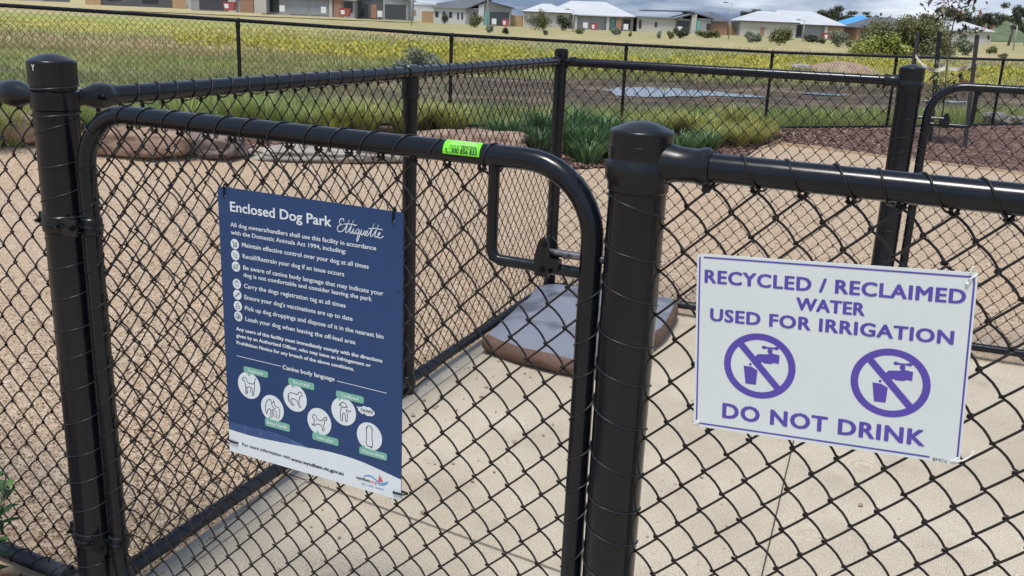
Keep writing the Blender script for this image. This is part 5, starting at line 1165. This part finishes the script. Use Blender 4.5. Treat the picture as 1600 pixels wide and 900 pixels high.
house(1157, 165, 'cream house with white hip roofs and orange brick end beside the blue wrapped frame', [('box', 'wall', M_CREAM, (0, 9.4, 0, 12, -.2, 2.5)), ('box', 'door', M_BRICK, (3.4, 4.1, -.06, 0, 0, 1.6)), ('box', 'wall', M_GREYW, (9.4, 17.2, 1.2, 12, -.2, 2.3)), *gar(10.8, 3.6, M_GAR, 1.14), *win(9.9, .4, .8, 1.8, 1.14), ('box', 'pier', M_CREAM, (14.4, 14.9, .5, 1.2, -.2, 2.3)), ('box', 'wall', M_BRICK, (15.0, 17.6, .6, 6, -.2, 2.2)), ('hip', 'roof', M_ROOFW, (0, 9.4, 0, 7, 2.62, 4.3)), ('box', 'fascia', M_EAVE, (-.45, 9.85, -.52, -.44, 2.42, 2.60)), ('hip', 'roof', M_ROOFW, (3.2, 17.6, .8, 9.5, 2.42, 4.6)), ('box', 'fascia', M_EAVE, (9.9, 18.05, .28, .36, 2.22, 2.40))], zb=-.15)
house(1322, 185, 'unfinished house wrapped in bright blue sheeting', [('box', 'wall', M_ROOFB, (0, 7.5, 0, 8, -.2, 2.7)), ('hip', 'roof', M_ROOFB, (0, 7.5, 0, 8, 2.8, 4.6)), *win(3.4, .4, 1.2, 1.7)], zb=-.1)
house(1340, 165, 'orange brick house with dark blue-grey hip roof right of the blue wrapped frame', [('box', 'wall', M_BRICK, (0, 10.5, 0, 9, -.2, 2.4)), *win(.7, .4, 1.3, 1.8), *win(3.2, .2, 1.2, 2.0), *win(5.5, .4, 2.2, 1.7), ('hip', 'roof', M_ROOFD, (0, 10.5, 0, 7, 2.5, 4.3)), ('box', 'chimney', M_DARKW, (5.0, 5.3, 4, 4.3, 4.5, 5.0))], zb=-.3)
house(1452, 185, 'pale house with cream gable roof half hidden behind the large bush', [('box', 'wall', M_CREAM, (0, 12, 0, 9, -.2, 2.6)), *win(1, .8, 1, 1), *win(6, .8, 1.4, 1), ('hip', 'roof', M_ROOFW, (0, 12, 0, 9, 2.75, 4.6))], zb=-.3)
house(-60, 150, 'dark house with brown timber fence at the far left frame edge', [('box', 'wall', M_GREYW, (0, 13, 0, 9, -.2, 2.6)), *win(2, .6, 2.2, 1.6), *gar(6, 4.5, M_GARD), ('hip', 'roof', M_ROOFD, (0, 13, 0, 9, 2.75, 5))], zb=1.1)
house(160, 152, 'dark grey house with white framed windows left of the grey garage house', [('box', 'wall', M_DARKW, (0, 12, 0, 9, -.2, 2.6)), *win(1.2, .6, 2.0, 1.7), *win(6.4, .4, 2.6, 1.9), ('box', 'pier', M_BRICK, (11.2, 12.2, -.2, 0, -.2, 2.3)), ('box', 'pier', M_WALLW, (13.0, 14.2, -.3, 3, -.2, 2.6)), ('hip', 'roof', M_ROOFG, (0, 12.6, 0, 9, 2.75, 5))], zb=.95)

def tfence(px0, px1, Y, h, label, zb=0):
    a, b = at(px0, 40, Y), at(px1, 40, Y); z = g(a[0], Y)+zb; n = max(2, int((b[0]-a[0])/.3))
    root = thing('timber_fence', ((a[0]+b[0])/2, Y, z), label, 'fence', 'timber paling fences between the houses'); mb = MB()
    for i in range(n):
        x = a[0]+(b[0]-a[0])*i/n; mb.box((x, Y, z-.2), (x+(b[0]-a[0])/n*.94, Y+.02, z+h+rng.uniform(-.03, .03)))
    mb.build('paling', M_FTIM, root); mb = MB()
    for zz in (.4, h-.3): mb.box((a[0], Y+.02, z+zz), (b[0], Y+.09, z+zz+.09))
    mb.build('rail', M_FTIM, root)
tfence(659, 677, 168, 1.9, 'timber paling fence left of the white house with teal door')
tfence(797, 817, 166, 1.9, 'timber paling fence between the teal door house and cream house', -.05)
tfence(1108, 1157, 170, 1.9, 'timber paling fence left of the cream house with white hip roofs', -.1)
tfence(136, 160, 150, 1.9, 'timber paling fence at the far left between two dark houses', 1.0)
tfence(272, 292, 151, 2.0, 'orange timber paling fence right of the dark grey house', .9)
def skip(px, Y, wd, label, zb=0):
    a = at(px, 40, Y); z = g(a[0], Y)+zb; x, y = a[0], Y; root = thing('skip_bin', (x, y, z), label, 'skip bin', 'red skip bins by the houses')
    mb = MB(); mb.prism([(-wd*.5, 1.2), (-wd*.36, .05), (wd*.36, .05), (wd*.5, 1.2)], 0, 1.5, lambda q_, zz, yy: (x+q_, y+yy-2.6, z+zz)); mb.build('bin_body', M_REDB, root)
    mb = MB(); mb.prism([(-wd*.36, .95), (-wd*.30, .35), (wd*.02, .35), (wd*.02, .95)], -.03, 0, lambda q_, zz, yy: (x+q_, y+yy-2.6, z+zz)); mb.build('white_panel', M_SGN, root)
    mb = MB(); mb.box((-wd*.52, -2.65, 1.18), (wd*.52, -1.05, 1.26), lambda q_, yy, zz: (x+q_, y+yy, z+zz)); mb.build('rim', M_REDB, root)
for px, Y, wd, zb, lb in [(366, 148, 1.7, .75, 'red and white skip bin before the grey house at far left'), (543, 150, 1.6, .55, 'red skip bin beside the orange brick pier'), (790, 163, 1.2, -.1, 'small red skip bin beside the dark garage of the teal door house'), (927, 162, 1.2, -.15, 'small red skip bin before the cream house grey garage doors'), (1287, 162, 1.2, -.2, 'red skip bin before the orange brick end')]: skip(px, Y, wd, lb, zb)
for i, (px, Y, zb, lb) in enumerate([(444, 148, .6, 'white blank board left of the double garage doors'), (508, 148, .6, 'white blank board right of the double garage doors'), (595, 150, .4, 'white narrow board before the modern dark grey house'), (772, 161, -.1, 'white blank board before the teal door house garage'), (914, 160, -.1, 'white blank board before the cream house garage'), (977, 160, -.1, 'white blank board at the right end of the cream house'), (1061, 160, -.15, 'white round board on the dark garage of the low grey house')]):
    a = at(px, 40, Y); z = g(a[0], Y)+zb; root = thing('sign_board', (a[0], Y-1, z), lb, 'sign board', 'white boards before the houses'); mb = MB(); mb.box((a[0]-.38, Y-1.03, z+.35), (a[0]+.38, Y-1, z+1.25)); mb.build('board', M_SGN, root); mb = MB()
    for sx in (-.3, .3): mb.box((a[0]+sx-.03, Y-1, z-.1), (a[0]+sx+.03, Y-.95, z+1.2))
    mb.build('leg', M_POLE, root)
def lamp(px, Y, h, label, arm=.5):
    a = at(px, 45, Y); z = g(a[0], Y); root = thing('street_lamp', (a[0], Y, z), label, 'street lamp', 'street lamps along the far road'); L0 = np.array([a[0], Y, z])
    mb = MB(); mb.tube([L0, L0+np.array([0, 0, h*.6]), L0+np.array([0, 0, h])], [.09, .07, .05], 10); mb.build('pole', M_POLE, root, 'all')
    mb = MB(); mb.tube([L0+np.array([0, 0, h-.1]), L0+np.array([-arm, 0, h+.02])], .03, 8); mb.build('arm', M_POLE, root)
    mb = MB(); mb.tube([L0+np.array([-arm, 0, h+.03]), L0+np.array([-arm-.3, 0, h+.06]), L0+np.array([-arm-.62, 0, h+.04])], [.05, .11, .05], 10); mb.build('lamp_head', M_GAR, root, 'all')
for px, Y, h, lb in [(761, 120, 5.5, 'tall grey street lamp right of the teal door house'), (1140, 120, 4.2, 'grey street lamp before the timber fence'), (895, 125, 2.7, 'short street lamp before the cream house roof'), (1256, 125, 2.6, 'short street lamp before the white hip roofs'), (1589, 120, 3.0, 'street lamp at the far right by the embankment'), (643, 125, 3.6, 'street lamp beside the distant white building')]: lamp(px, Y, h, lb)
# pale rocks by the mound and inside the right paddock edge
rock('rock', (10.6, 36.6, g(10.6, 36.6)), (.8, .5, .35), .3, M_SANDG, 'pale rock at the left foot of the brown soil mound', 31, 'pale rocks in the paddock')
for i, px in enumerate([(1558, 195), (1590, 194)]):
    q_ = scatter([px], 0)[0]; rock('rock', (q_[0], q_[1]+.1, g(*q_)), (.5-.1*i, .35, .24-.08*i), .3, M_SANDG, ['pale lump of rock at the foot of the boundary fence at far right', 'small pale flat rock at the right end of the boundary fence'][i], 35+i, 'pale rocks in the paddock')
